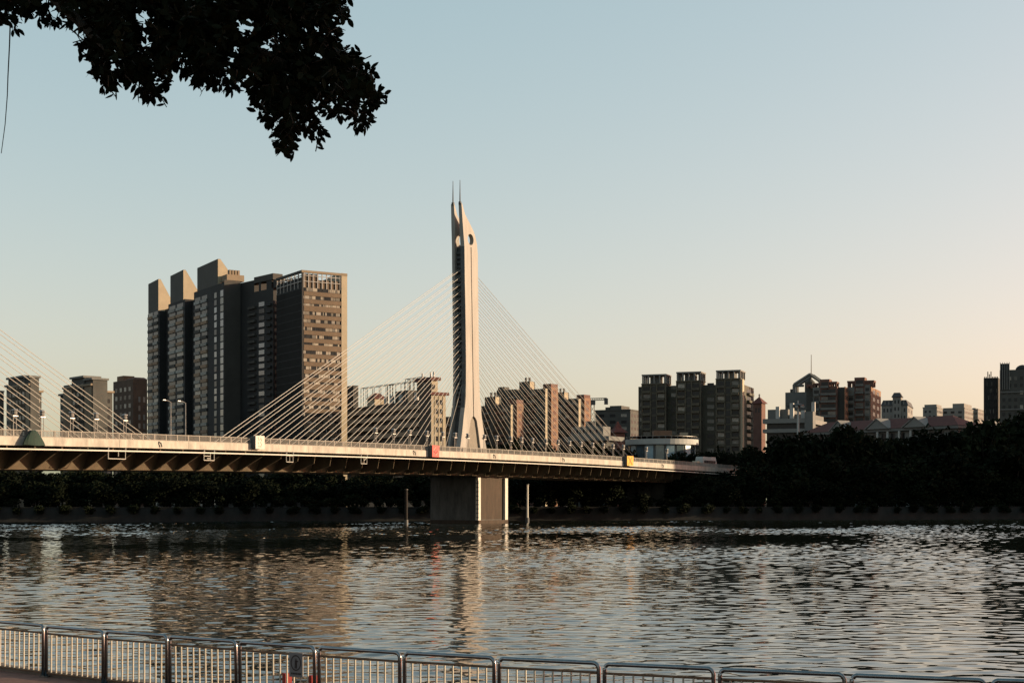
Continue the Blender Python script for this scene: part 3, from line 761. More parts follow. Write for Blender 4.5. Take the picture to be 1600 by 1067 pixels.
for j in range(13): t.el('balcony', 'L', t.ly / 2, j * t.h / 13.2, t.ly - 1, .7, 'palewall', .8); t.el('window', 'R', t.lx / 2, j * t.h / 13.2 + 1, 1.2, 1.4, 'glass')
t.done()
t = Bld('apartment_block', 'narrow grey block with pale floor bands seen just left of the pylon', 690, 712, 722, 650, 560, 40)
t.body('dgrey')
for j in range(11): t.el('balcony', 'L', t.ly / 2, j * t.h / 11.2, t.ly - .6, .9, 'palewall', .6); t.el('window', 'L', t.ly / 2, j * t.h / 11.2 + 1.1, t.ly - 1.4, 1.1, 'glass'); t.el('window', 'R', t.lx / 2, j * t.h / 11.2 + 1, 1.2, 1.2, 'glass')
t.done()

# --- brick and cream apartment row right of the pylon
def apt(label, pl, pn, pr, y, tp, ty, Z, yaw, pent=None):
    t = Bld('apartment_block', label, pl, pn, pr, y, Z, yaw, group='brick and cream apartment row')
    H = t.h; t.box('wall', 'dgrey', 0, t.lx, .05, t.ly, -1, H); t.box('end_wall', 'cream', -.1, t.lx + .05, -.15, .05, -1, H)
    nf = int(H / 3); nc = max(2, int(t.ly / 4))
    t.grid('L', .5, t.ly - .5, .5, H - .5, nc, nf, .55, .45, ['glass', 'glass', 'curtain'])
    for j in range(nf): t.el('balcony', 'L', t.ly * .35, .5 + j * (H - 1) / nf, t.ly * .28, .9, 'redbrown', .9)
    for j in range(nf): t.el('balcony', 'L', t.ly * .8, .5 + j * (H - 1) / nf, t.ly * .2, .9, 'greywall', .9)
    ua, ub = t.lx + .06, t.u(tp[2]); hy = t.z(ty)
    d = t.v(tp[0]) - t.v(tp[1])
    t.box('stair_tower', 'redbrown', ua, ub, -1.2, 3, -1, hy); t.box('brick_face', 'brick', ua + .1, ub + .02, -1.4, -1.2, -1, hy - 1.5)
    b = MB(); nj = int(hy / 3)
    for j in range(nj): t.el('window', 'R', (ua + ub) / 2, .6 + j * (hy - 2) / nj, (ub - ua) * .45, 1.7, 'redbrown', .05, off=-1.4)
    if pent:
        pa, pb, pc, py = pent; va, vb = t.v(pb), t.v(pa)
        t.box('penthouse', 'dgrey', .6, 4.5, va, vb, H, t.z(py)); t.box('penthouse_wall', 'cream', .7, max(3, t.u(pn + pc - pb)), va - .15, va, H, t.z(py) - .1)
        for i in range(2): MB().tube([(2, va + 1 + 2 * i, t.z(py)), (2, va + 1 + 2 * i, t.z(py) + 1.8)], .5, 8).build('water_tank', 'darksteel', t.root)
    t.done(); return t
apt('low brick and cream apartment block nearest the pylon right side', 752, 798, 803, 632, (803, 807, 814), 624, 590, 52, (756, 772, 777, 618))
apt('tallest brick and cream apartment block with rooftop penthouse behind the right cables', 790, 852, 857, 607, (857, 861, 868), 599, 640, 52, (810, 826, 834, 594))
apt('right brick and cream apartment block left of the tower crane', 868, 904, 909, 623, (909, 913, 919), 616, 680, 52, (868, 880, 887, 611))
t = Bld('apartment_block', 'dark grey apartment wing with a stair head behind the low brick block', 776, 806, 812, 608, 660, 52); t.body('dgrey'); t.box('stair_head', 'dgrey', .5, 4, t.v(787), t.v(777), t.h, t.z(603)); t.grid('L', .5, t.ly - .5, 1, t.h - 1, 4, 16, .5, .5, ['glass', 'curtain']); t.done()

# --- tower crane, far blocks
q = P(926, HZ, 900); zc = EYE + (HZ - 624) * 900 / F
e = empty('tower_crane', 'small dark tower crane on the skyline above the right cables', 'crane', (q.x, 900, GZ))
def lattice(b, p0, p1, w, n):
    p0 = Vector(p0); p1 = Vector(p1); d = (p1 - p0); up = Vector((0, 1, 0)); sd = d.cross(up).normalized() * w / 2; u2 = up * w / 2
    for c in ((1, 1), (1, -1), (-1, 1), (-1, -1)): b.tube([p0 + sd * c[0] + u2 * c[1], p1 + sd * c[0] + u2 * c[1]], .16, 4)
    for i in range(n):
        a = p0 + d * i / n; c = p0 + d * (i + 1) / n; b.tube([a + sd - u2, c - sd - u2], .1, 4); b.tube([a - sd + u2, c + sd + u2], .1, 4)
b = MB(); lattice(b, (0, 0, 0), (0, 0, zc - GZ - 1), 2.0, 20); b.build('mast', 'darksteel', e)
b = MB(); lattice(b, (-2, 0, zc - GZ), (8.5, 0, zc - GZ + .3), 1.2, 8); b.build('counter_jib', 'darksteel', e)
b = MB(); lattice(b, (-2, 0, zc - GZ), (-16, 0, zc - GZ - .2), 1.0, 9); b.build('jib', 'darksteel', e)
MB().box(7, 9.2, -1, 1, zc - GZ - 3, zc - GZ + .6).build('counterweight', 'darksteel', e)
MB().box(-1.6, 1.6, -1.2, 1.2, zc - GZ - 3.2, zc - GZ - .8).build('cab', 'darksteel', e)
far_blocks = [
    ('dark_block', 'wide dark grey block low on the skyline left of the pergola apartments', 930, 985, 1000, 641, 760, 65, 'dgrey', [(945, 951, 635), (952, 970, 633)]),
    ('pale_block', 'pale distant flat-roofed block, left one of the far pale pair', 1442, 1464, 1473, 637, 1000, 62, 'palewall', [(1444, 1463, 631.5)]),
    ('pale_block', 'pale distant block with stepped roof, right one of the far pale pair', 1470, 1507, 1521, 638, 1020, 62, 'palewall', [(1488, 1506, 630)]),
    ('pale_block', 'low pale distant block just left of the dark right-hand towers', 1515, 1528, 1540, 640, 1050, 62, 'palewall', [(1519, 1524, 637)]),
]
for name, lab, pl, pn, pr, y, Z, yaw, m, tops in far_blocks:
    t = Bld(name, lab, pl, pn, pr, y, Z, yaw); t.body(m)
    for a, b_, yy in tops: t.box('penthouse', m, .8, t.lx * .9, t.v(b_), t.v(a), t.h, t.z(yy))
    nf = max(3, int(t.h / 3.4)); t.grid('L', .5, t.ly - .5, 1, t.h - .8, max(3, int(t.ly / 5)), nf, .5, .45, ['glass', 'glass', 'curtain']); t.grid('R', .4, t.lx - .4, 1, t.h - .8, max(1, int(t.lx / 4)), nf, .5, .45, ['glass'])
    t.box('parapet', m, -.25, t.lx + .25, -.25, t.ly + .2, t.h + .003, t.h + .6); t.done()

# --- grey stepped hall and the round white hall behind the bridge
t = Bld('stepped_hall', 'grey three-tier hall with flat roofs behind the right cable fan', 884, 950, 972, 682, 480, 60)
t.box('wall', 'dgrey', 1.5, t.lx - 1, 1.5, t.ly - 1, -1, t.h - 1.0); t.box('roof_slab', 'greywall', -.6, t.lx + .5, -.6, t.ly + .4, t.h - 1.2, t.h + .2)
t.box('upper_tier', 'greywall', 2, t.lx - 3, t.v(938), t.v(888), t.h + .2, t.z(665)); t.box('top_tier', 'greywall', 4, t.lx - 6, t.v(921), t.v(906), t.z(665), t.z(656))
t.grid('L', t.v(936), t.v(890), t.h + .8, t.z(667), 9, 1, .5, .5, ['glass'], off=2); t.grid('L', t.v(919), t.v(908), t.z(662), t.z(658), 4, 1, .6, .8, ['glass'], off=4)
t.grid('L', 1.5, t.ly - 1.5, 1, t.h - 2, 12, 4, .7, .6, ['glass'], off=1.5); t.done()
q = P(1034, HZ, 500); e = empty('round_hall', 'round white hall with a deep pale fascia and blue-grey glass bays behind the bridge end', 'building', (q.x, 500, GZ))
rz = 12.2; zt = EYE + (HZ - 685) * 488 / F - GZ; zm = EYE + (HZ - 693.5) * 488 / F - GZ
def ring(r, z, n=48): return [(r * math.cos(2 * math.pi * j / n), r * math.sin(2 * math.pi * j / n), z) for j in range(n)]
MB().loft([ring(rz - 1.2, -1), ring(rz - 1.2, zm)]).build('wall', 'greywall', e)
MB().loft([ring(rz, zm), ring(rz, zt), ring(rz - .6, zt + .05)]).build('fascia', 'whitewall', e)
b = MB()
for j in range(36):
    a = 2 * math.pi * j / 36; b.box(rz * .97 * math.cos(a) - .06, rz * .97 * math.cos(a) + .06, rz * .97 * math.sin(a) - .06, rz * .97 * math.sin(a) + .06, zt, zt + .9)
b.loft([ring(rz * .965, zt + .85), ring(rz * .965, zt + .95), ring(rz * .975, zt + .95), ring(rz * .975, zt + .85)]).build('roof_railing', 'galv', e)
for j in range(20):
    a0 = 2 * math.pi * (j + .12) / 20; a1 = 2 * math.pi * (j + .88) / 20; r0 = rz - 1.15; r1 = rz - .95
    p = [(r0 * math.cos(a0), r0 * math.sin(a0)), (r1 * math.cos(a0), r1 * math.sin(a0)), (r1 * math.cos(a1), r1 * math.sin(a1)), (r0 * math.cos(a1), r0 * math.sin(a1))]
    MB().hexa([(x, y_, .5) for x, y_ in p], [(x, y_, zm - .3) for x, y_ in p]).build('window', 'paneblue' if j % 2 else 'blueglass', e)
b = MB().box(-3, 3, -4, 2, zt, zt + 3.0); b.build('roof_hut', 'brick', e)
MB().box(6, 8.5, -3, 0, zt, zt + 2.4).build('roof_hut', 'cream', e)
# a red pagoda-like roof on the skyline between both halls
q = P(965, HZ, 560); zr = EYE + (HZ - 676) * 560 / F - GZ
e = empty('pagoda_turret', 'small red pagoda-like turret behind the top of the outer right cables', 'turret', (q.x, 560, GZ), .4)
MB().box(-2, 2, -2, 2, -1, zr).build('wall', 'redbrown', e)
MB().loft([[(-3, -3, zr), (3, -3, zr), (3, 3, zr), (-3, 3, zr)], [(-1.2, -1.2, zr + 1.8), (1.2, -1.2, zr + 1.8), (1.2, 1.2, zr + 1.8), (-1.2, 1.2, zr + 1.8)], [(-.2, -.2, zr + 4.2), (.2, -.2, zr + 4.2), (.2, .2, zr + 4.2), (-.2, .2, zr + 4.2)]]).build('roof', 'redtile', e)

# --- pergola-topped apartment slab
t = Bld('apartment_block', 'wide olive-grey apartment slab topped by three white roof pergolas', 994, 1158, 1179, 593, 600, 70)
H = t.h; t.box('wall', 'olive', 3.5, t.lx, 0.3, t.ly, -1, H - 1.5)
def hp(px): return 0.0
for k, (pa, pb, pc, y0, y1) in enumerate(((1156.5, 1119, 1166, 577.5, 592), (1095, 1057, 1104, 580, 595.5), (1040.5, 1003, 1051, 584, 600))):
    va, vb = t.v(pa), t.v(pb); Zk = t.Z + math.cos(t.th) * va
    hb = t.z(y1, Zk); ht = t.z(y0, Zk)
    t.box('bay', 'olive', 0, 8, va, vb, -1, hb)
    dx = max(5.0, t.u(pc) if k == 0 else 9.0)
    t.frame(.2, dx, va, vb, hb + .4, ht, 'palewall', .55, 'roof_pergola', 4, 3, True)
    t.box('stair_head', 'greywall', 2.5, dx - 2, va + (vb - va) * .3, va + (vb - va) * .72, hb + .4, ht - .9)
    t.box('cornice', 'olivelit', -.35, 8.3, va - .25, vb + .25, hb, hb + .4)
    nf = int(hb / 3.0); fhh = (hb - 1) / nf; wv = vb - va
    for j in range(nf):
        z = .5 + j * fhh
        for c, ww in ((.2, .3), (.8, .3)):
            t.el('balcony', 'L', va + wv * c, z, wv * ww, 1.0, 'olivelit' if (j + k) % 4 else 'olive', 1.0)
            t.el('window', 'L', va + wv * c, z + 1.1, wv * ww * .9, 1.5, R.choice(['glass', 'glass', 'curtain']), .06)
        t.el('window', 'L', va + wv * .5, z + .5, wv * .18, 2.2, 'glass', .06)
    for c in (.015, .37, .63, .985): t.box('pilaster', 'olivelit', -.55, 0, va + wv * c - .22, va + wv * c + .22, 0, hb - .1)
    if k < 3:
        pr_ = {0: (1118, 1097), 1: (1056, 1042), 2: (1002, 995)}[k]
        a, b_ = t.v(pr_[0]), t.v(pr_[1])
        for j in range(nf): t.el('window', 'L', (a + b_) / 2, .5 + j * fhh + .9, (b_ - a) * .5, 1.5, R.choice(['glass', 'curtain']), .06, off=3.5)
t.box('end_pilaster', 'cream', -.1, t.u(1160.5), -.6, .3, -1, H + .2)
for j in range(int(H / 3)):
    t.el('balcony', 'R', t.lx * .62, .5 + j * 3, t.lx * .34, 1.0, 'olivelit', 1.3, off=.3); t.el('window', 'R', t.lx * .62, 1.6 + j * 3, t.lx * .3, 1.5, 'glass', .06, off=.3)
t.done()

# --- turret with red hip roof
t = Bld('turret_house', 'slim grey turret with a red pyramid roof beside the pergola apartments', 1177, 1190, 1196, 630, 560, 55)
t.body('redbrown'); cx, cy = t.lx / 2, t.ly / 2
MB().loft([[(-.7, -.7, t.h), (t.lx + .7, -.7, t.h), (t.lx + .7, t.ly + .7, t.h), (-.7, t.ly + .7, t.h)], [(cx - .25, cy - .25, t.h + 2.4), (cx + .25, cy - .25, t.h + 2.4), (cx + .25, cy + .25, t.h + 2.4), (cx - .25, cy + .25, t.h + 2.4)]]).build('roof', 'redtile', t.root)
MB().tube([(cx, cy, t.h + 2.3), (cx, cy, t.h + 3.6)], .3, 6).build('finial', 'darksteel', t.root)
t.grid('L', .5, t.ly - .5, t.h - 4, t.h - 1, 2, 1, .45, .6, ['glass']); t.done()

# --- low modern hall with pale bands
t = Bld('modern_hall', 'low modern building of long pale concrete bands and dark glazing behind the lamp mast', 1192, 1262, 1291, 653, 520, 66)
H = t.h; t.box('wall', 'glass', 1.5, t.lx - 1, 1.2, t.ly - 1, -1, H - .5)
z2 = t.z(675)
t.box('roof_band', 'palewall', -.3, t.lx, -.3, t.ly, H - 1.6, H); t.box('floor_band', 'palewall', -.3, t.lx * .7, -.2, t.ly, z2, z2 + 1.3)
t.box('service_tower', 'greywall', -.8, 3.5, t.v(1268) if False else -2.0, t.v(1258), -1, t.z(643))
for k, px in enumerate((1211.5, 1233.5, 1251)):
    v = t.v(px); t.box('vent_stack', 'whitewall', 3, 4.4, v - .65, v + .65, H, t.z((633, 628, 640)[k]))
t.box('vent_stack', 'whitewall', 4, 5.2, -1.6, -.4, H, t.z(627))
t.box('roof_house', 'greywall', 5, t.lx - 2, t.v(1226), t.v(1194), H, t.z(637)); t.box('roof_house', 'greywall', 6, t.lx - 2, .5, t.v(1228), H, t.z(645)); t.done()

# --- gable-framed building with mast
t = Bld('gabled_tower', 'grey block crowned by an open gable frame with a thin mast', 1227, 1270, 1282, 612, 620, 68)
t.body('greywall'); H = t.h
za = t.z(584.5); zl = t.z(600)
b = MB()
v0, v1, vm = t.v(1281), t.v(1240.5), t.v(1265.5)
for x in (.3, 7):
    for (a, za_, c, zc_) in ((v1, zl, vm, za), (vm, za, v0, t.z(596))):
        b.tube([(x, a, za_), (x, c, zc_)], .65, 4)
    b.tube([(x, v1, H), (x, v1, zl)], .65, 4); b.tube([(x, v0, H), (x, v0, t.z(596))], .65, 4)
b.tube([(.3, vm, za), (7, vm, za)], .6, 4); b.tube([(.3, v1, zl), (7, v1, zl)], .6, 4); b.tube([(.3, v1, t.z(602)), (.3, t.v(1256), t.z(602))], .5, 4)
b.build('gable_frame', 'greywall', t.root)
MB().tube([(3, vm, za - 6), (3, vm, za), (3, vm, t.z(553))], .26, 6, .12).build('mast', 'darksteel', t.root)
b = MB(); zz = t.z(596); vc = t.v(1263); rr = (t.v(1255) - t.v(1271)) / 2
b.loft([[(3.5 + rr * math.cos(a), vc + rr * math.sin(a), z) for a in [j * math.pi / 10 for j in range(20)]] for z in (0, zz)] + [[(3.5 + rr * .3 * math.cos(a), vc + rr * .3 * math.sin(a), zz + 1.6) for a in [j * math.pi / 10 for j in range(20)]]]); b.build('drum', 'dgrey', t.root)
MB().tube([(3, t.v(1236), H), (3, t.v(1236), H + 1.5)], 1.0, 10).build('water_tank', 'dgrey', t.root)
for j in range(5): t.el('window', 'L', t.v(1242), H - 6 - j * 3.4, t.v(1230) - t.v(1254), .5, 'dgrey', .05)
t.done()
# --- twin brown-red blocks with roof frames
def rb(label, pl, pn, pr, y, Z, frames, bays_, walls):
    t = Bld('apartment_block', label, pl, pn, pr, y, Z, 68, group='red-brown apartment blocks with roof frames')
    H = t.h; t.box('wall', walls, 2.5, t.lx, .2, t.ly, -1, H)
    for pa, pb, yy, m in bays_:
        va, vb = t.v(pa), t.v(pb); hb = t.z(yy); t.box('bay', m, 0, 6, va, vb, -1, hb)
        nf = int(hb / 3); 
        for j in range(nf):
            t.el('balcony', 'L', (va + vb) / 2, .4 + j * (hb - 1) / nf, (vb - va) * .8, .9, 'greywall', .9); t.el('window', 'L', (va + vb) / 2, 1.5 + j * (hb - 1) / nf, (vb - va) * .7, 1.3, R.choice(['glass', 'glass', 'curtain']))
    for pa, pb, y0, y1 in frames: t.frame(.3, 5.5, t.v(pa), t.v(pb), t.z(y1), t.z(y0), 'redbrown', .75, 'roof_frame', 1, 1)
    t.box('end_wall', 'brick', .2, t.lx + .05, -.1, .2, -1, H)
    nf = int(H / 3)
    for j in range(nf): t.el('window', 'R', t.lx * .3, 1 + j * 3, t.lx * .2, 1.5, 'glass', .06, off=-.1); t.el('window', 'R', t.lx * .7, 1 + j * 3, t.lx * .2, 1.5, 'glass', .06, off=-.1)
    t.done()
rb('left red-brown apartment block right beside the gable-framed grey block', 1258, 1320, 1325, 604, 600, [(1307, 1297, 595.5, 604), (1281, 1271, 597, 604), (1270, 1260, 599, 604)], [(1296, 1281, 591.5, 'redbrown'), (1281, 1270, 604, 'greywall'), (1308, 1291, 603, 'redbrown')], 'dgrey')
rb('right red-brown apartment block with a sunlit brick end wall', 1308, 1360, 1376, 604, 605, [(1334, 1324, 594, 604), (1358, 1351, 594, 604), (1365, 1359, 594, 604)], [(1351, 1335, 589, 'redbrown'), (1335, 1324, 604, 'greywall'), (1359.5, 1351, 601, 'greywall')], 'dgrey')
# --- mansard-roofed building
t = Bld('mansard_block', 'pale apartment block with dark mansard roofs and a raised centre', 1377, 1418, 1427, 633, 760, 70)
t.body('palewall'); H = t.h
def mans(x0, x1, y0, y1, z0, z1, ins): return MB().loft([[(x0, y0, z0), (x1, y0, z0), (x1, y1, z0), (x0, y1, z0)], [(x0 + ins, y0 + ins, z1), (x1 - ins, y0 + ins, z1), (x1 - ins, y1 - ins, z1), (x0 + ins, y1 - ins, z1)]])
mans(-.4, t.lx + .3, -.4, t.ly + .3, H, t.z(624.5), 1.1).build('roof', 'darktile', t.root)
va, vb = t.v(1408), t.v(1395)
t.box('centre_bay', 'palewall', -.8, 6, va, vb, -1, t.z(620)); mans(-1.4, 6.6, va - .6, vb + .6, t.z(620), t.z(613), 1.2).build('roof', 'darktile', t.root)
t.grid('L', .6, t.ly - .6, 1, H - .5, 7, 13, .42, .5, ['glass', 'glass', 'curtain'], gap=(3,)); t.grid('L', va + .4, vb - .4, 1, t.z(622), 2, 15, .45, .5, ['glass'], off=-.8); t.grid('L', 1, t.ly - 1, H + .3, t.z(626), 6, 1, .35, .9, ['palewall'], off=.2, name='dormer', d=.4); t.grid('R', .4, t.lx - .4, 1, H - .5, 2, 13, .4, .5, ['glass']); t.done()

# --- long red-roofed mansion with white pediments
def house(name, label, pl, pn, pr, ye, yr, Z, yaw, gables, wallm='palewall', cols=()):
    t = Bld(name, label, pl, pn, pr, ye, Z, yaw, 'house'); H = t.h; rh = t.z(yr) - H
    t.lx = max(t.lx, 10.0)
    t.box('wall', 'greywall', .8, t.lx, .6, t.ly, -1, H - .5); t.box('eave', 'greywall', -.6, t.lx + .4, -.6, t.ly + .4, H - .9, H)
    m = t.lx / 2; ins = min(6, t.ly * .2)
    MB().raw([(-.8, -.8, H), (t.lx + .6, -.8, H), (t.lx + .6, t.ly + .6, H), (-.8, t.ly + .6, H), (m, ins, H + rh), (m, t.ly - ins, H + rh)], [(0, 1, 4), (1, 2, 5, 4), (2, 3, 5), (3, 0, 4, 5), (0, 3, 2, 1)]).build('roof', 'redtile', t.root)
    for (a, b_, ya) in gables:
        va, vb = t.v(b_), t.v(a); vm = (va + vb) / 2; Zk = t.Z + math.cos(t.th) * vm; hg = t.z(ya, Zk)
        hg = min(hg, H + rh * .92)
        g = MB().loft([[(-1.4, va, H + .003), (-1.4, vb, H + .003), (-1.4, vm, hg)], [(m * .8, va, H + .003), (m * .8, vb, H + .003), (m * .8, vm, hg)]]).build('pediment', 'palewall', t.root)
        b = MB()
        for (y0, y1) in ((va, vm), (vb, vm)):
            sg = 1 if y0 == va else -1
            b.hexa([(-1.7, y0 - .5 * sg, H - .1), (m * .8, y0 - .5 * sg, H - .1), (m * .8, y1, hg + .05), (-1.7, y1, hg + .05)], [(-1.7, y0 - .5 * sg, H + .25), (m * .8, y0 - .5 * sg, H + .25), (m * .8, y1, hg + .42), (-1.7, y1, hg + .42)])
        b.build('gable_roof', 'palewall', g)
    for px in cols: v = t.v(px); MB().tube([(-.3, v, -1), (-.3, v, H - .9)], .4, 10).build('column', 'whitewall', t.root)
    t.grid('L', 1, t.ly - 1, H - 4.2, H - 1.2, max(3, int(t.ly / 4)), 1, .45, .8, ['glass'], off=.8); t.done(); return t
house('mansion', 'long mansion with dark red hipped roof and three white pediments above the trees', 1258, 1497, 1512, 664, 646.5, 460, 35, [(1302, 1326, 658.5), (1358, 1391, 655.5), (1416, 1450, 652.5)], cols=(1372, 1388, 1406, 1424))
house('villa', 'smaller red-roofed villa with white gables at the right edge above the trees', 1527, 1640, 1660, 666, 655, 470, 60, [(1540, 1553, 650), (1594, 1606, 649)])

# --- dark towers at the right edge
t = Bld('office_tower', 'dark vertical-ribbed tower with roof fins at the right edge', 1537, 1560, 1566, 590, 620, 68)
t.body('dgrey')
for i in range(9): c = .4 + (t.ly - .8) * i / 8; t.el('rib', 'L', c, 0, .35, t.h + R.choice((.5, 1.5, 2.6)), 'char', .4)
t.grid('L', .5, t.ly - .5, 1, t.h - 1, 8, 18, .5, .6, ['glass', 'glass', 'glass', 'curtain']); t.done()
t = Bld('office_tower', 'taller dark tower with a square roof shaft and small dome cut by the right edge', 1562, 1640, 1660, 576, 600, 70)
t.body('dgrey'); t.box('roof_shaft', 'char', -.2, 4, t.v(1577), t.v(1562.5), t.h - 8, t.z(566))
for i in range(5): v = t.v(1563) + (t.v(1577) - t.v(1563)) * i / 4; t.box('shaft_fin', 'palewall', -.4, -.2, v - .12, v + .12, t.h - 8, t.z(564))
dm = MB(); vc = t.v(1597)
dm.loft([[(5 + r_ * math.cos(j * math.pi / 8), vc + r_ * math.sin(j * math.pi / 8), t.h + z_) for j in range(16)] for r_, z_ in ((2.6, 0), (2.6, .8), (2.0, 1.6), (1.1, 2.1), (.2, 2.3))]).build('dome', 'char', t.root)
t.grid('L', .5, t.ly - .5, 1, t.h - 2, 8, 18, .5, .5, ['glass', 'glass', 'curtain'])
for j in range(7): t.el('ledge', 'L', t.ly / 2, 4 + j * 7, t.ly - .4, .5, 'greywall', .5)
t.done()
# --- unseen dark block added beyond the right edge to shade the right bank
t = Bld('apartment_block', 'added unseen apartment slab beyond the right edge, shading the far bank', 2080, 2330, 2380, 440, 411, 8)
t.body('dgrey'); t.grid('R', 1, t.lx - 1, 2, t.h - 2, 5, 16, .5, .5, ['glass', 'curtain']); t.box('parapet', 'greywall', -.3, t.lx + .3, -.3, t.ly, t.h, t.h + 1); t.done()

# --- lamp mast by the mansion
q = P(1247, HZ, 440); hh = EYE + (HZ - 634) * 440 / F - GZ
e = empty('lamp_mast', 'tall white floodlight mast with a round crown in front of the modern building', 'lamp mast', (q.x, 440, GZ))
MB().tube([(0, 0, 0), (0, 0, hh * .6), (0, 0, hh)], .42, 10, .3).build('pole', 'whitewall', e)
MB().loft([ring(.5, hh - .2, 12), ring(1.7, hh - .05, 12), ring(1.7, hh + .35, 12), ring(.4, hh + .6, 12)]).build('crown', 'darksteel', e)
for j in range(6):
    a = j * math.pi / 3; MB().box(1.5 * math.cos(a) - .35, 1.5 * math.cos(a) + .35, 1.5 * math.sin(a) - .35, 1.5 * math.sin(a) + .35, hh - .55, hh - .06).build('floodlight', 'galv', e)
MB().tube([(0, 0, hh + .5), (0, 0, hh + 1.6)], .18, 6).build('finial', 'whitewall', e)

# ------------------------------------------------------------------ far trees
def crown_mesh(seed, rx, h0, h1, n, size):
    rd = random.Random(seed); v = []; f = []
    lobes = []
    for i in range(11):
        a = rd.uniform(0, 6.283); q = rd.uniform(0, .68) * rx; z = h0 + (h1 - h0) * rd.uniform(.22, .82)
        lobes.append((q * math.cos(a), q * math.sin(a), z, rx * rd.uniform(.32, .52)))
    lobes.append((0, 0, h1 - rx * .45, rx * .45)); lobes.append((0, 0, (h0 + h1) / 2, rx * .6))
    for i in range(n):
        lx_, ly_, lz, lr = rd.choice(lobes)
        d = Vector((rd.gauss(0, 1), rd.gauss(0, 1), rd.gauss(0, 1))).normalized() * lr * (rd.random() ** .35)
        p = Vector((lx_, ly_, lz)) + Vector((d.x, d.y, d.z * .85))
        a = Vector((rd.gauss(0, 1), rd.gauss(0, 1), rd.gauss(0, .7))).normalized(); b = a.cross(Vector((rd.gauss(0, 1), rd.gauss(0, 1), rd.gauss(0, 1)))).normalized()
        s1 = size * rd.uniform(.5, 1.2); s2 = s1 * rd.uniform(.4, .8); k = len(v)
        v += [p - a * s1, p + b * s2 * .8, p + a * s1, p - b * s2]; f.append((k, k + 1, k + 2, k + 3))
    me = bpy.data.meshes.new('crown'); me.from_pydata([tuple(q) for q in v], [], f); me.materials.append(M['farleaf']); me.update(); return me
def trunk_mesh(seed, h, r):
    rd = random.Random(seed); b = MB()
    b.tube([(0, 0, -.5), (.1, 0, h * .35), (.2, .1, h * .7)], r, 8, r * .5)
    for i in range(5):
        a = i * 1.26 + rd.random(); b.tube([(.1, 0, h * (.32 + .05 * i)), (math.cos(a) * h * .16, math.sin(a) * h * .16, h * (.5 + .06 * i)), (math.cos(a) * h * .26, math.sin(a) * h * .26, h * (.68 + .05 * i))], r * .5, 5, r * .12)
    me = b.mesh('trunk'); me.materials.append(M['bark']); return me
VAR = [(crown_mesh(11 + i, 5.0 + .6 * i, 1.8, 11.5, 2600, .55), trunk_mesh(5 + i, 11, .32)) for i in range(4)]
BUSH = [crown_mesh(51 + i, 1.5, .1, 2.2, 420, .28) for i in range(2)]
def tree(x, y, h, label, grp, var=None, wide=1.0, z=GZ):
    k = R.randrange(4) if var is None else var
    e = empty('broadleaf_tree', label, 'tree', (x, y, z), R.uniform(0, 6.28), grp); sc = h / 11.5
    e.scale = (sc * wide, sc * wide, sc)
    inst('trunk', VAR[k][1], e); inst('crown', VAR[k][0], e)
# right bank: skyline of the dark wood
prof = [(1160, 725), (1175, 712), (1187, 699), (1212, 677), (1256, 676), (1292, 675), (1314, 669), (1358, 675), (1369, 682), (1407, 681), (1435, 676), (1490, 668), (1526, 664), (1553, 663), (1578, 655), (1600, 650), (1680, 645)]
def ptop(px):
    for (a, ya), (b_, yb) in zip(prof, prof[1:]):
        if a <= px <= b_: return ya + (yb - ya) * (px - a) / (b_ - a)
    return 655
TG = 'dark trees massed on the right bank'; TL = 'dark broadleaf tree in the massed wood on the right far bank'
px = 1184
while px < 1690:
    y = bankY((px - 800) * 430 / F) + R.uniform(14, 24); h = EYE + (HZ - ptop(px) - R.uniform(-3, 2)) * y / F - GZ
    tree((px - 800) * y / F, y, h, TL, TG, wide=.85); px += R.uniform(24, 34)
px = 1186
while px < 1700:
    y = bankY((px - 800) * 425 / F) + R.uniform(6, 12); h = (EYE + (HZ - ptop(px)) * y / F - GZ) * R.uniform(.55, .78)
    tree((px - 800) * y / F, y, h, TL, TG, wide=1.15); px += R.uniform(26, 36)
px = 1188
while px < 1700:
    y = bankY((px - 800) * 420 / F) + R.uniform(2.5, 5); tree((px - 800) * y / F, y, R.uniform(6.5, 9), TL, TG, wide=1.3); px += R.uniform(26, 36)
# left and middle bank, below the bridge
TG2 = 'dark trees on the bank seen under the bridge'; TL2 = 'dark broadleaf tree on the far bank seen under the bridge deck'
for row, (dy, h0, h1, st) in enumerate(((5, 6, 8.5, 34), (12, 8, 10.5, 34), (24, 8.5, 11.5, 40))):
    px = -60 + row * 9
    while px < 1160:
        y = bankY((px - 800) * 380 / F) + dy + R.uniform(-2, 2)
        if not (row < 2 and 968 < px < 1066): tree((px - 800) * y / F, y, R.uniform(h0, h1), TL2, TG2, wide=1.25)
        px += R.uniform(st * .8, st * 1.2)
# trees behind the deck that show above the railing
TG3 = 'dark trees rising above the bridge railing'
for (pa, pb, yt, Z, lab) in ((762, 800, 688, 470, 'dark tree between the bridge lanterns right of the pylon'), (862, 990, 694, 462, 'dark tree above the railing under the outer right cables'), (1060, 1170, 704, 490, 'dark tree above the railing at the right end of the bridge')):
    px = pa
    while px < pb:
        tree((px - 800) * Z / F, Z + R.uniform(-4, 4), EYE + (HZ - yt - R.uniform(-5, 6)) * Z / F - GZ, lab, TG3, wide=.62); px += 17
# clipped shrubs along the embankment
SL = 'round clipped shrub on the embankment at the far water edge'
bx = -150.0
while bx < 175:
    e = empty('round_shrub', SL, 'shrub', (bx, bankY(bx) - .9, 1.6), R.uniform(0, 6), 'clipped shrubs on the far embankment'); s_ = R.uniform(.85, 1.25); e.scale = (s_ * 1.3, s_, s_)
    inst('foliage', BUSH[R.randrange(2)], e); bx += R.uniform(4.2, 6.5)

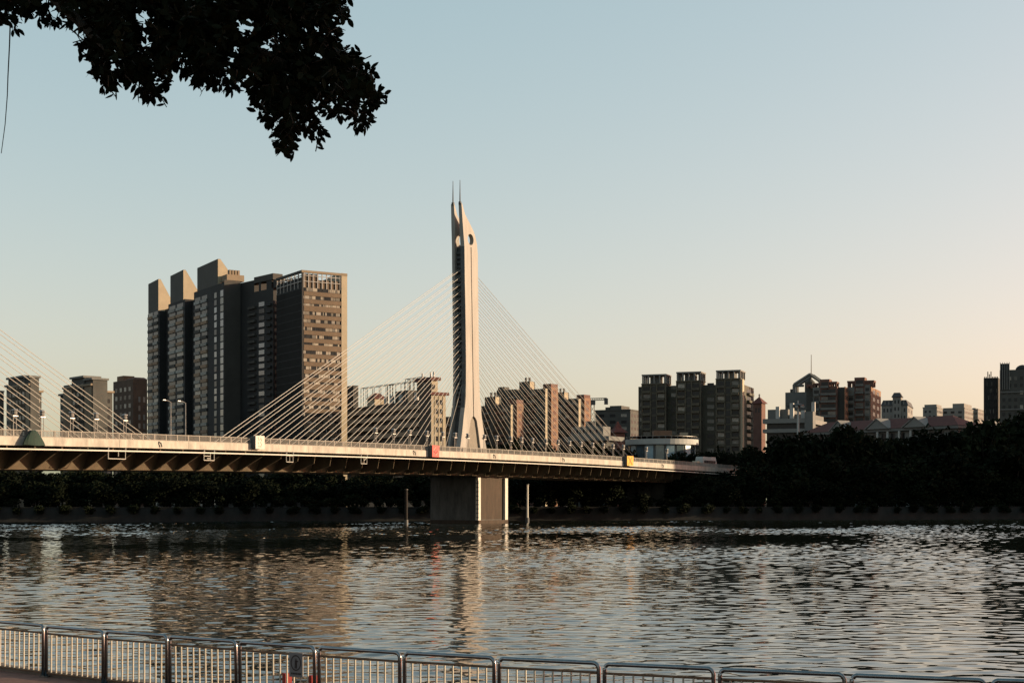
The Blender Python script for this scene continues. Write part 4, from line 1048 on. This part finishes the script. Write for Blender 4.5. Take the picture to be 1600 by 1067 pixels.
bx = -152.0
while bx < 178:
    e = empty('broad_shrub', 'dark broad shrub under the trees behind the embankment coping', 'shrub', (bx, bankY(bx) + R.uniform(1.8, 3.0), GZ), R.uniform(0, 6), 'broad shrubs behind the embankment'); s_ = R.uniform(1.1, 1.7); e.scale = (s_ * 1.35, s_, s_)
    inst('foliage', BUSH[R.randrange(2)], e); bx += R.uniform(2.6, 3.8)

# ------------------------------------------------------------------ near bank: promenade, railing, sign
RX = [-10.2, -8.6, -7.04, -5.43, -3.69, -1.98, -.27, 1.51, 3.36, 5.33, 7.36]; RY = [32.6, 31.5, 30.6, 29.6, 28.2, 26.9, 25.8, 25.2, 24.5, 23.7, 22.9]
pc = np.polyfit(RX, RY, 2)
def ry(x):
    if x < -12: return float(np.polyval(pc, -12) + (x + 12) * np.polyval(np.polyder(pc), -12))
    if x > 9: return float(np.polyval(pc, 9) + (x - 9) * np.polyval(np.polyder(pc), 9))
    return float(np.polyval(pc, x))
PZ = 0.95
xs_ = [-40 + 1.5 * i for i in range(48)]
b = MB(); n = len(xs_)
b.raw([(x, ry(x) + .35, PZ) for x in xs_] + [(x, -6, PZ) for x in xs_], [(i, i + 1, n + i + 1, n + i) for i in range(n - 1)])
tag(b.build('promenade', 'paving'), kind='structure')
b = MB(); b.loft([[(x, ry(x) + .35, -2), (x, ry(x) + .36, PZ + .12), (x, ry(x) + .12, PZ + .12), (x, ry(x) + .12, PZ - .3)] for x in xs_], closed=False, caps=False)
e = empty('quay_kerb', 'low stone kerb and quay edge under the metal railing', 'kerb', (0, 0, 0)); b.build('wall', 'quay', e)

def x_at(px):
    lo, hi = -40.0, 30.0
    for _ in range(60):
        m = (lo + hi) / 2
        if m * F / ry(m) + 800 < px: lo = m
        else: hi = m
    return lo
posts = [-105, -16, 70, 163, 263, 372, 495, 628, 776, 940, 1120, 1325, 1545, 1800]
RH = 1.15
bar_me = MB().tube([(0, 0, .1), (0, 0, RH - .19)], .0185, 8).mesh('bar'); bar_me.materials.append(M['bars'])
short_me = MB().tube([(0, 0, .1), (0, 0, RH - .60)], .0185, 8).mesh('bar'); short_me.materials.append(M['bars'])
for i in range(len(posts) - 1):
    xa, xb = x_at(posts[i]), x_at(posts[i + 1])
    pa = Vector((xa, ry(xa), PZ)); pb = Vector((xb, ry(xb), PZ)); d = (pb - pa); Lp = d.length; d.normalize()
    where = 'on the left' if posts[i] < 263 else ('with the grey sign' if posts[i] == 372 else ('in the middle' if posts[i] < 776 else 'on the right'))
    ordn = ['first', 'second', 'third', 'fourth', 'fifth', 'sixth', 'seventh', 'eighth', 'ninth', 'tenth', 'eleventh', 'twelfth', 'thirteenth'][i - 1 if i > 0 else 12]
    lab = 'stainless railing panel in the foreground, ' + (ordn + ' from the left edge' if posts[i] != 372 else 'the one carrying the grey sign')
    if i == 0: lab = 'stainless railing panel just beyond the left edge of the photo'
    if posts[i] == 1545: lab = 'stainless railing panel cut by the bottom right corner'
    e = empty('railing_panel', lab, 'railing', pa, math.atan2(d.y, d.x), 'foreground railing panels')
    e.rotation_euler = (R.uniform(-.012, .012), R.uniform(-.005, .005), math.atan2(d.y, d.x) + R.uniform(-.006, .006))
    g_ = .055; r_ = .036; x0, x1 = g_, Lp - g_; cr_ = .10
    path = [(x0, 0, -.05), (x0, 0, RH - cr_ - .03)]
    for k in range(1, 6): a = math.pi / 2 * k / 6; path.append((x0 + cr_ * (1 - math.cos(a)), 0, RH - cr_ - .03 + cr_ * math.sin(a)))
    for k in range(0, 6): a = math.pi / 2 * (1 - k / 6); path.append((x1 - cr_ * (1 - math.cos(a)), 0, RH - cr_ - .03 + cr_ * math.sin(a)))
    path += [(x1, 0, RH - cr_ - .03), (x1, 0, -.05)]
    fb = MB(); fb.tube(path, r_, 12); fb.smooth = True; fb.build('frame', 'chrome', e)
    MB().tube([(x0 + r_, 0, RH - .19), (x1 - r_, 0, RH - .19)], .022, 8).build('upper_rail', 'rust', e)
    MB().tube([(x0 + r_, 0, .10), (x1 - r_, 0, .10)], .022, 8).build('lower_rail', 'rust', e)
    for q in (x0, x1): MB().tube([(q, 0, -.02), (q, 0, .03)], .075, 10).build('base_plate', 'chrome', e)
    nb = 10
    for k in range(nb):
        bxk = x0 + (x1 - x0) * (k + .95) / (nb + .9)
        hidden = posts[i] == 372 and k in (7, 8)
        inst('bar', short_me if hidden else bar_me, e, (bxk, 0, 0))
    if posts[i] == 372:
        ux = x0 + (x1 - x0) * (8.45) / (nb + .9)
        q = pa + d * ux; fwd = Vector((d.y, -d.x, 0))
        sg = empty('prohibition_sign', 'small grey sign with a dark ring and figure fixed to the railing bars', 'sign', q + fwd * .03 + Vector((0, 0, RH - .62)), math.atan2(d.y, d.x))
        MB().box(-.17, .17, -.012, .008, 0, .46).build('plate', 'signgrey', sg)
        rgm = MB()
        for k in range(24):
            a0, a1 = 2 * math.pi * k / 24, 2 * math.pi * (k + 1) / 24
            pr4 = [(.108, a0), (.128, a0), (.128, a1), (.108, a1)]
            rgm.hexa([(rr_ * math.cos(a), -.0125, .27 + rr_ * 1.18 * math.sin(a)) for rr_, a in pr4], [(rr_ * math.cos(a), -.017, .27 + rr_ * 1.18 * math.sin(a)) for rr_, a in pr4])
        rgm.build('ring', 'signdark', sg)
        fg = MB(); fg.tube([(0, -.0145, .34), (0, -.0146, .352)], .022, 8); fg.box(-.024, .024, -.018, -.0125, .24, .325); fg.box(-.026, -.005, -.018, -.0125, .165, .24); fg.box(.005, .026, -.018, -.0125, .165, .24); fg.box(.024, .06, -.018, -.0125, .29, .31)
        fg.build('figure', 'signdark', sg)
        tx = MB()
        for k in range(6): tx.box(-.12 + k * .042, -.09 + k * .042, -.017, -.0125, .05, .085)
        tx.build('caption_marks', 'signdark', sg)
        for pxr, lab in ((447, 'red painted short post left of the grey sign behind the railing bars'), (488, 'red painted short post right of the grey sign behind the railing bars')):
            xr = x_at(pxr); qq = Vector((xr, ry(xr) - .22 + .4, PZ))
            eb = empty('red_post', lab, 'post', qq - Vector((0, .05, 0)), .6, 'red posts behind the railing')
            MB().box(-.07, .07, -.07, .07, 0, RH - .62 + .02).build('shaft', 'deepred', eb); MB().box(-.075, .075, -.075, .075, RH - .60, RH - .58).build('cap', 'deepred', eb)

# ------------------------------------------------------------------ near tree whose branch hangs into the top left
OUTL = [(-700, -330), (-700, 20), (-420, 60), (-200, 30), (-60, 52), (0, 40), (20, 44), (45, 34), (70, 28), (100, 32), (128, 40), (128, 75), (142, 110), (152, 132), (178, 140), (205, 136), (235, 150), (248, 156), (256, 140), (272, 112), (290, 108), (308, 124), (322, 140), (336, 128), (352, 128), (366, 146), (400, 134), (402, 165), (420, 185), (430, 195), (436, 215), (448, 240), (458, 236), (456, 205), (466, 190), (480, 200), (490, 218), (503, 210), (490, 180), (488, 165), (505, 160), (520, 182), (545, 170), (553, 196), (574, 194), (566, 170), (552, 150), (580, 166), (604, 160), (590, 135), (575, 108), (556, 92), (535, 78), (520, 60), (538, 30), (548, 18), (535, -15), (470, -110), (330, -240), (100, -330)]
def inside(x, y, poly):
    c = False; n = len(poly); j = n - 1
    for i in range(n):
        xi, yi = poly[i]; xj, yj = poly[j]
        if (yi > y) != (yj > y) and x < (xj - xi) * (y - yi) / (yj - yi) + xi: c = not c
        j = i
    return c
def make_near_tree():
    e = empty('banyan_tree', 'near dark-leaved tree whose branch hangs into the top left corner', 'tree', (-6.6, 10.5, PZ))
    o = Vector((-6.6, 10.5, PZ)); rd = random.Random(21)
    b = MB(); b.tube([Vector((0, 0, -.3)), Vector((.1, .1, 2.6)), Vector((.3, 0, 5.2)), Vector((.5, .1, 7.2))], .42, 12, .22); b.build('trunk', 'bark', e)
    limbs = [[(-6.3, 10.5, 6.0), (-5.0, 10.3, 8.2), (-3.4, 10.1, 8.5), (-2.3, 10.0, 8.1), (-1.3, 9.9, 7.6)], [(-6.3, 10.4, 5.4), (-5.2, 10.9, 8.3), (-4.0, 11.3, 9.2), (-2.6, 11.3, 9.3)], [(-6.2, 10.6, 6.6), (-6.0, 10.0, 8.8), (-5.0, 9.4, 9.6)], [(-3.4, 10.1, 8.5), (-2.9, 9.7, 8.0), (-2.6, 9.6, 7.7)], [(-2.3, 10, 8.1), (-1.5, 10.4, 8.2), (-1.2, 10.5, 8.1)]]
    for L in limbs:
        t_ = MB(); t_.tube([Vector(p) - o for p in L], .13 if len(L) > 3 else .05, 7, .02); t_.build('limb', 'bark', e)
    v = []; f = []; tw = MB(); nc = 0; tries = 0
    def leaf(p, d, Ln):
        d = d.normalized(); s = d.cross(Vector((rd.gauss(0, 1), rd.gauss(0, 1), rd.gauss(0, 1)))).normalized(); nn = s.cross(d); w_ = Ln * rd.uniform(.23, .30); k = len(v); c_ = rd.uniform(-.25, .25) * Ln
        for t_, ww in ((0, 0), (.2, .7), (.48, 1), (.78, .66), (1, 0), (.78, -.66), (.48, -1), (.2, -.7)):
            v.append(p + d * Ln * t_ + s * w_ * ww + nn * (c_ * t_ * t_ + .12 * w_ * abs(ww)))
        f.append((k, k + 1, k + 2, k + 3, k + 4)); f.append((k, k + 4, k + 5, k + 6, k + 7))
    # sprigs hanging out of the lower edge of the crown
    low = [(a, b_) for a, b_ in zip(OUTL, OUTL[1:]) if a[0] > -40 and a[1] > -20 and b_[1] > -20]
    for i in range(125):
        a, b_ = rd.choice(low); q = rd.random(); x = a[0] + (b_[0] - a[0]) * q; y = a[1] + (b_[1] - a[1]) * q
        nx, ny = (b_[1] - a[1]), -(b_[0] - a[0]); ln_ = math.hypot(nx, ny) + 1e-6; nx /= ln_; ny /= ln_
        if inside(x + nx * 6, y + ny * 6, OUTL): nx, ny = -nx, -ny
        dp_ = 10.2 + rd.gauss(0, .3); Ls = rd.uniform(.08, .19)
        dr = Vector((nx * .8 + rd.gauss(.1, .35), rd.gauss(0, .3), -ny * .6 - .45 + rd.gauss(0, .3))).normalized()
        tip = P(x + nx * 3, y + ny * 3, dp_); st_ = tip - dr * Ls; bend = Vector((rd.gauss(0, .02), 0, -.02))
        pts = [st_ - o, st_ + dr * Ls * .5 + bend - o, tip - o]; tw.tube(pts, .0035, 4, .0015)
        nl = int(Ls / .026)
        for k_ in range(nl):
            u_ = (k_ + 1) / nl; pp = pts[0].lerp(pts[2], u_) + bend * (4 * u_ * (1 - u_))
            side = dr.cross(Vector((rd.gauss(0, 1), rd.gauss(0, 1), rd.gauss(0, 1)))).normalized()
            leaf(pp, dr * .65 + side * (.8 if k_ < nl - 1 else .1) + Vector((0, 0, -.2)), rd.uniform(.05, .075))
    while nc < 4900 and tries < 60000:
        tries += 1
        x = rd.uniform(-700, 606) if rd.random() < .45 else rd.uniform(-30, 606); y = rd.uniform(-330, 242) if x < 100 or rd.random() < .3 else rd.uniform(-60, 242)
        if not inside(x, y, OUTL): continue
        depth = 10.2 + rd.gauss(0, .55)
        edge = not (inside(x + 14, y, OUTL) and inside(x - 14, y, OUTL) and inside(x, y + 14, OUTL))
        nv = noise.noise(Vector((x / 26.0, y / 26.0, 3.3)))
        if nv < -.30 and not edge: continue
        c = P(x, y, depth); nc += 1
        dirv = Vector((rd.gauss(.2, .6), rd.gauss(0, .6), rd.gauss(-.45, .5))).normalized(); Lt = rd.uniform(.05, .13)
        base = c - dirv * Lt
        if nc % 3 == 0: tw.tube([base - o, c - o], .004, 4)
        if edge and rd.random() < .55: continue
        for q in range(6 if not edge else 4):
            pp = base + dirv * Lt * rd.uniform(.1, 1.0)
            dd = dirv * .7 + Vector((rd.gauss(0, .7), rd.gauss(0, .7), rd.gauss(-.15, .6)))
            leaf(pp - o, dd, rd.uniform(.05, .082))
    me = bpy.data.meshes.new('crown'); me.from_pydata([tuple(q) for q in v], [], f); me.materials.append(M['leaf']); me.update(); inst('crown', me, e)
    tw.build('twigs', 'bark', e)
    ar = MB(); pts = [P(16, 40, 10.2), P(15, 70, 10.2), P(12.5, 120, 10.22), P(11.5, 150, 10.24), P(8, 195, 10.26), P(2, 240, 10.28)]
    ar.tube([p - o for p in pts], .0052, 5, .0026); ar.build('aerial_root', 'bark', e)
make_near_tree()
# --- unseen tree and shed added on the right to shade the branch and railing
def shade_tree(x, y, h, r, lab):
    e = empty('broadleaf_tree', lab, 'tree', (x, y, PZ)); e.scale = (r / 5.0, r / 5.0, h / 11.5)
    inst('trunk', VAR[0][1], e); inst('crown', crown_big, e)
e = empty('shade_shed', 'added unseen timber shed beyond the right edge, shading the railing', 'shade_shed', (14.5, 17.0, 0.4))  # added out of view so its shadow darkens the right of the railing
MB().box(0, 6, 0, 9.8, 0, 5.2).build('wall', 'brownwall', e)
MB().loft([[(-.6, -.6, 5.2), (6.6, -.6, 5.2), (3, -.6, 7.6)], [(-.6, 10.2, 5.2), (6.6, 10.2, 5.2), (3, 10.2, 7.6)]]).build('roof', 'darktile', e)
MB().box(-.06, .05, 1.0, 2.2, .6, 2.8).build('door', 'greywall', e)
for y in (4, 6.5): MB().box(-.06, .05, y, y + 1.3, 1.6, 2.9).build('window', 'glass', e)
for y in (1, 5, 9): MB().tube([(.4, y, -3), (.4, y, 0)], .25, 8).build('pile', 'bark', e)
crown_big = crown_mesh(91, 5.0, 1.6, 11.5, 9000, .34)
shade_tree(12.5, 11.5, 13, 5.2, 'added unseen bushy tree beyond the right edge, shading the hanging branch')
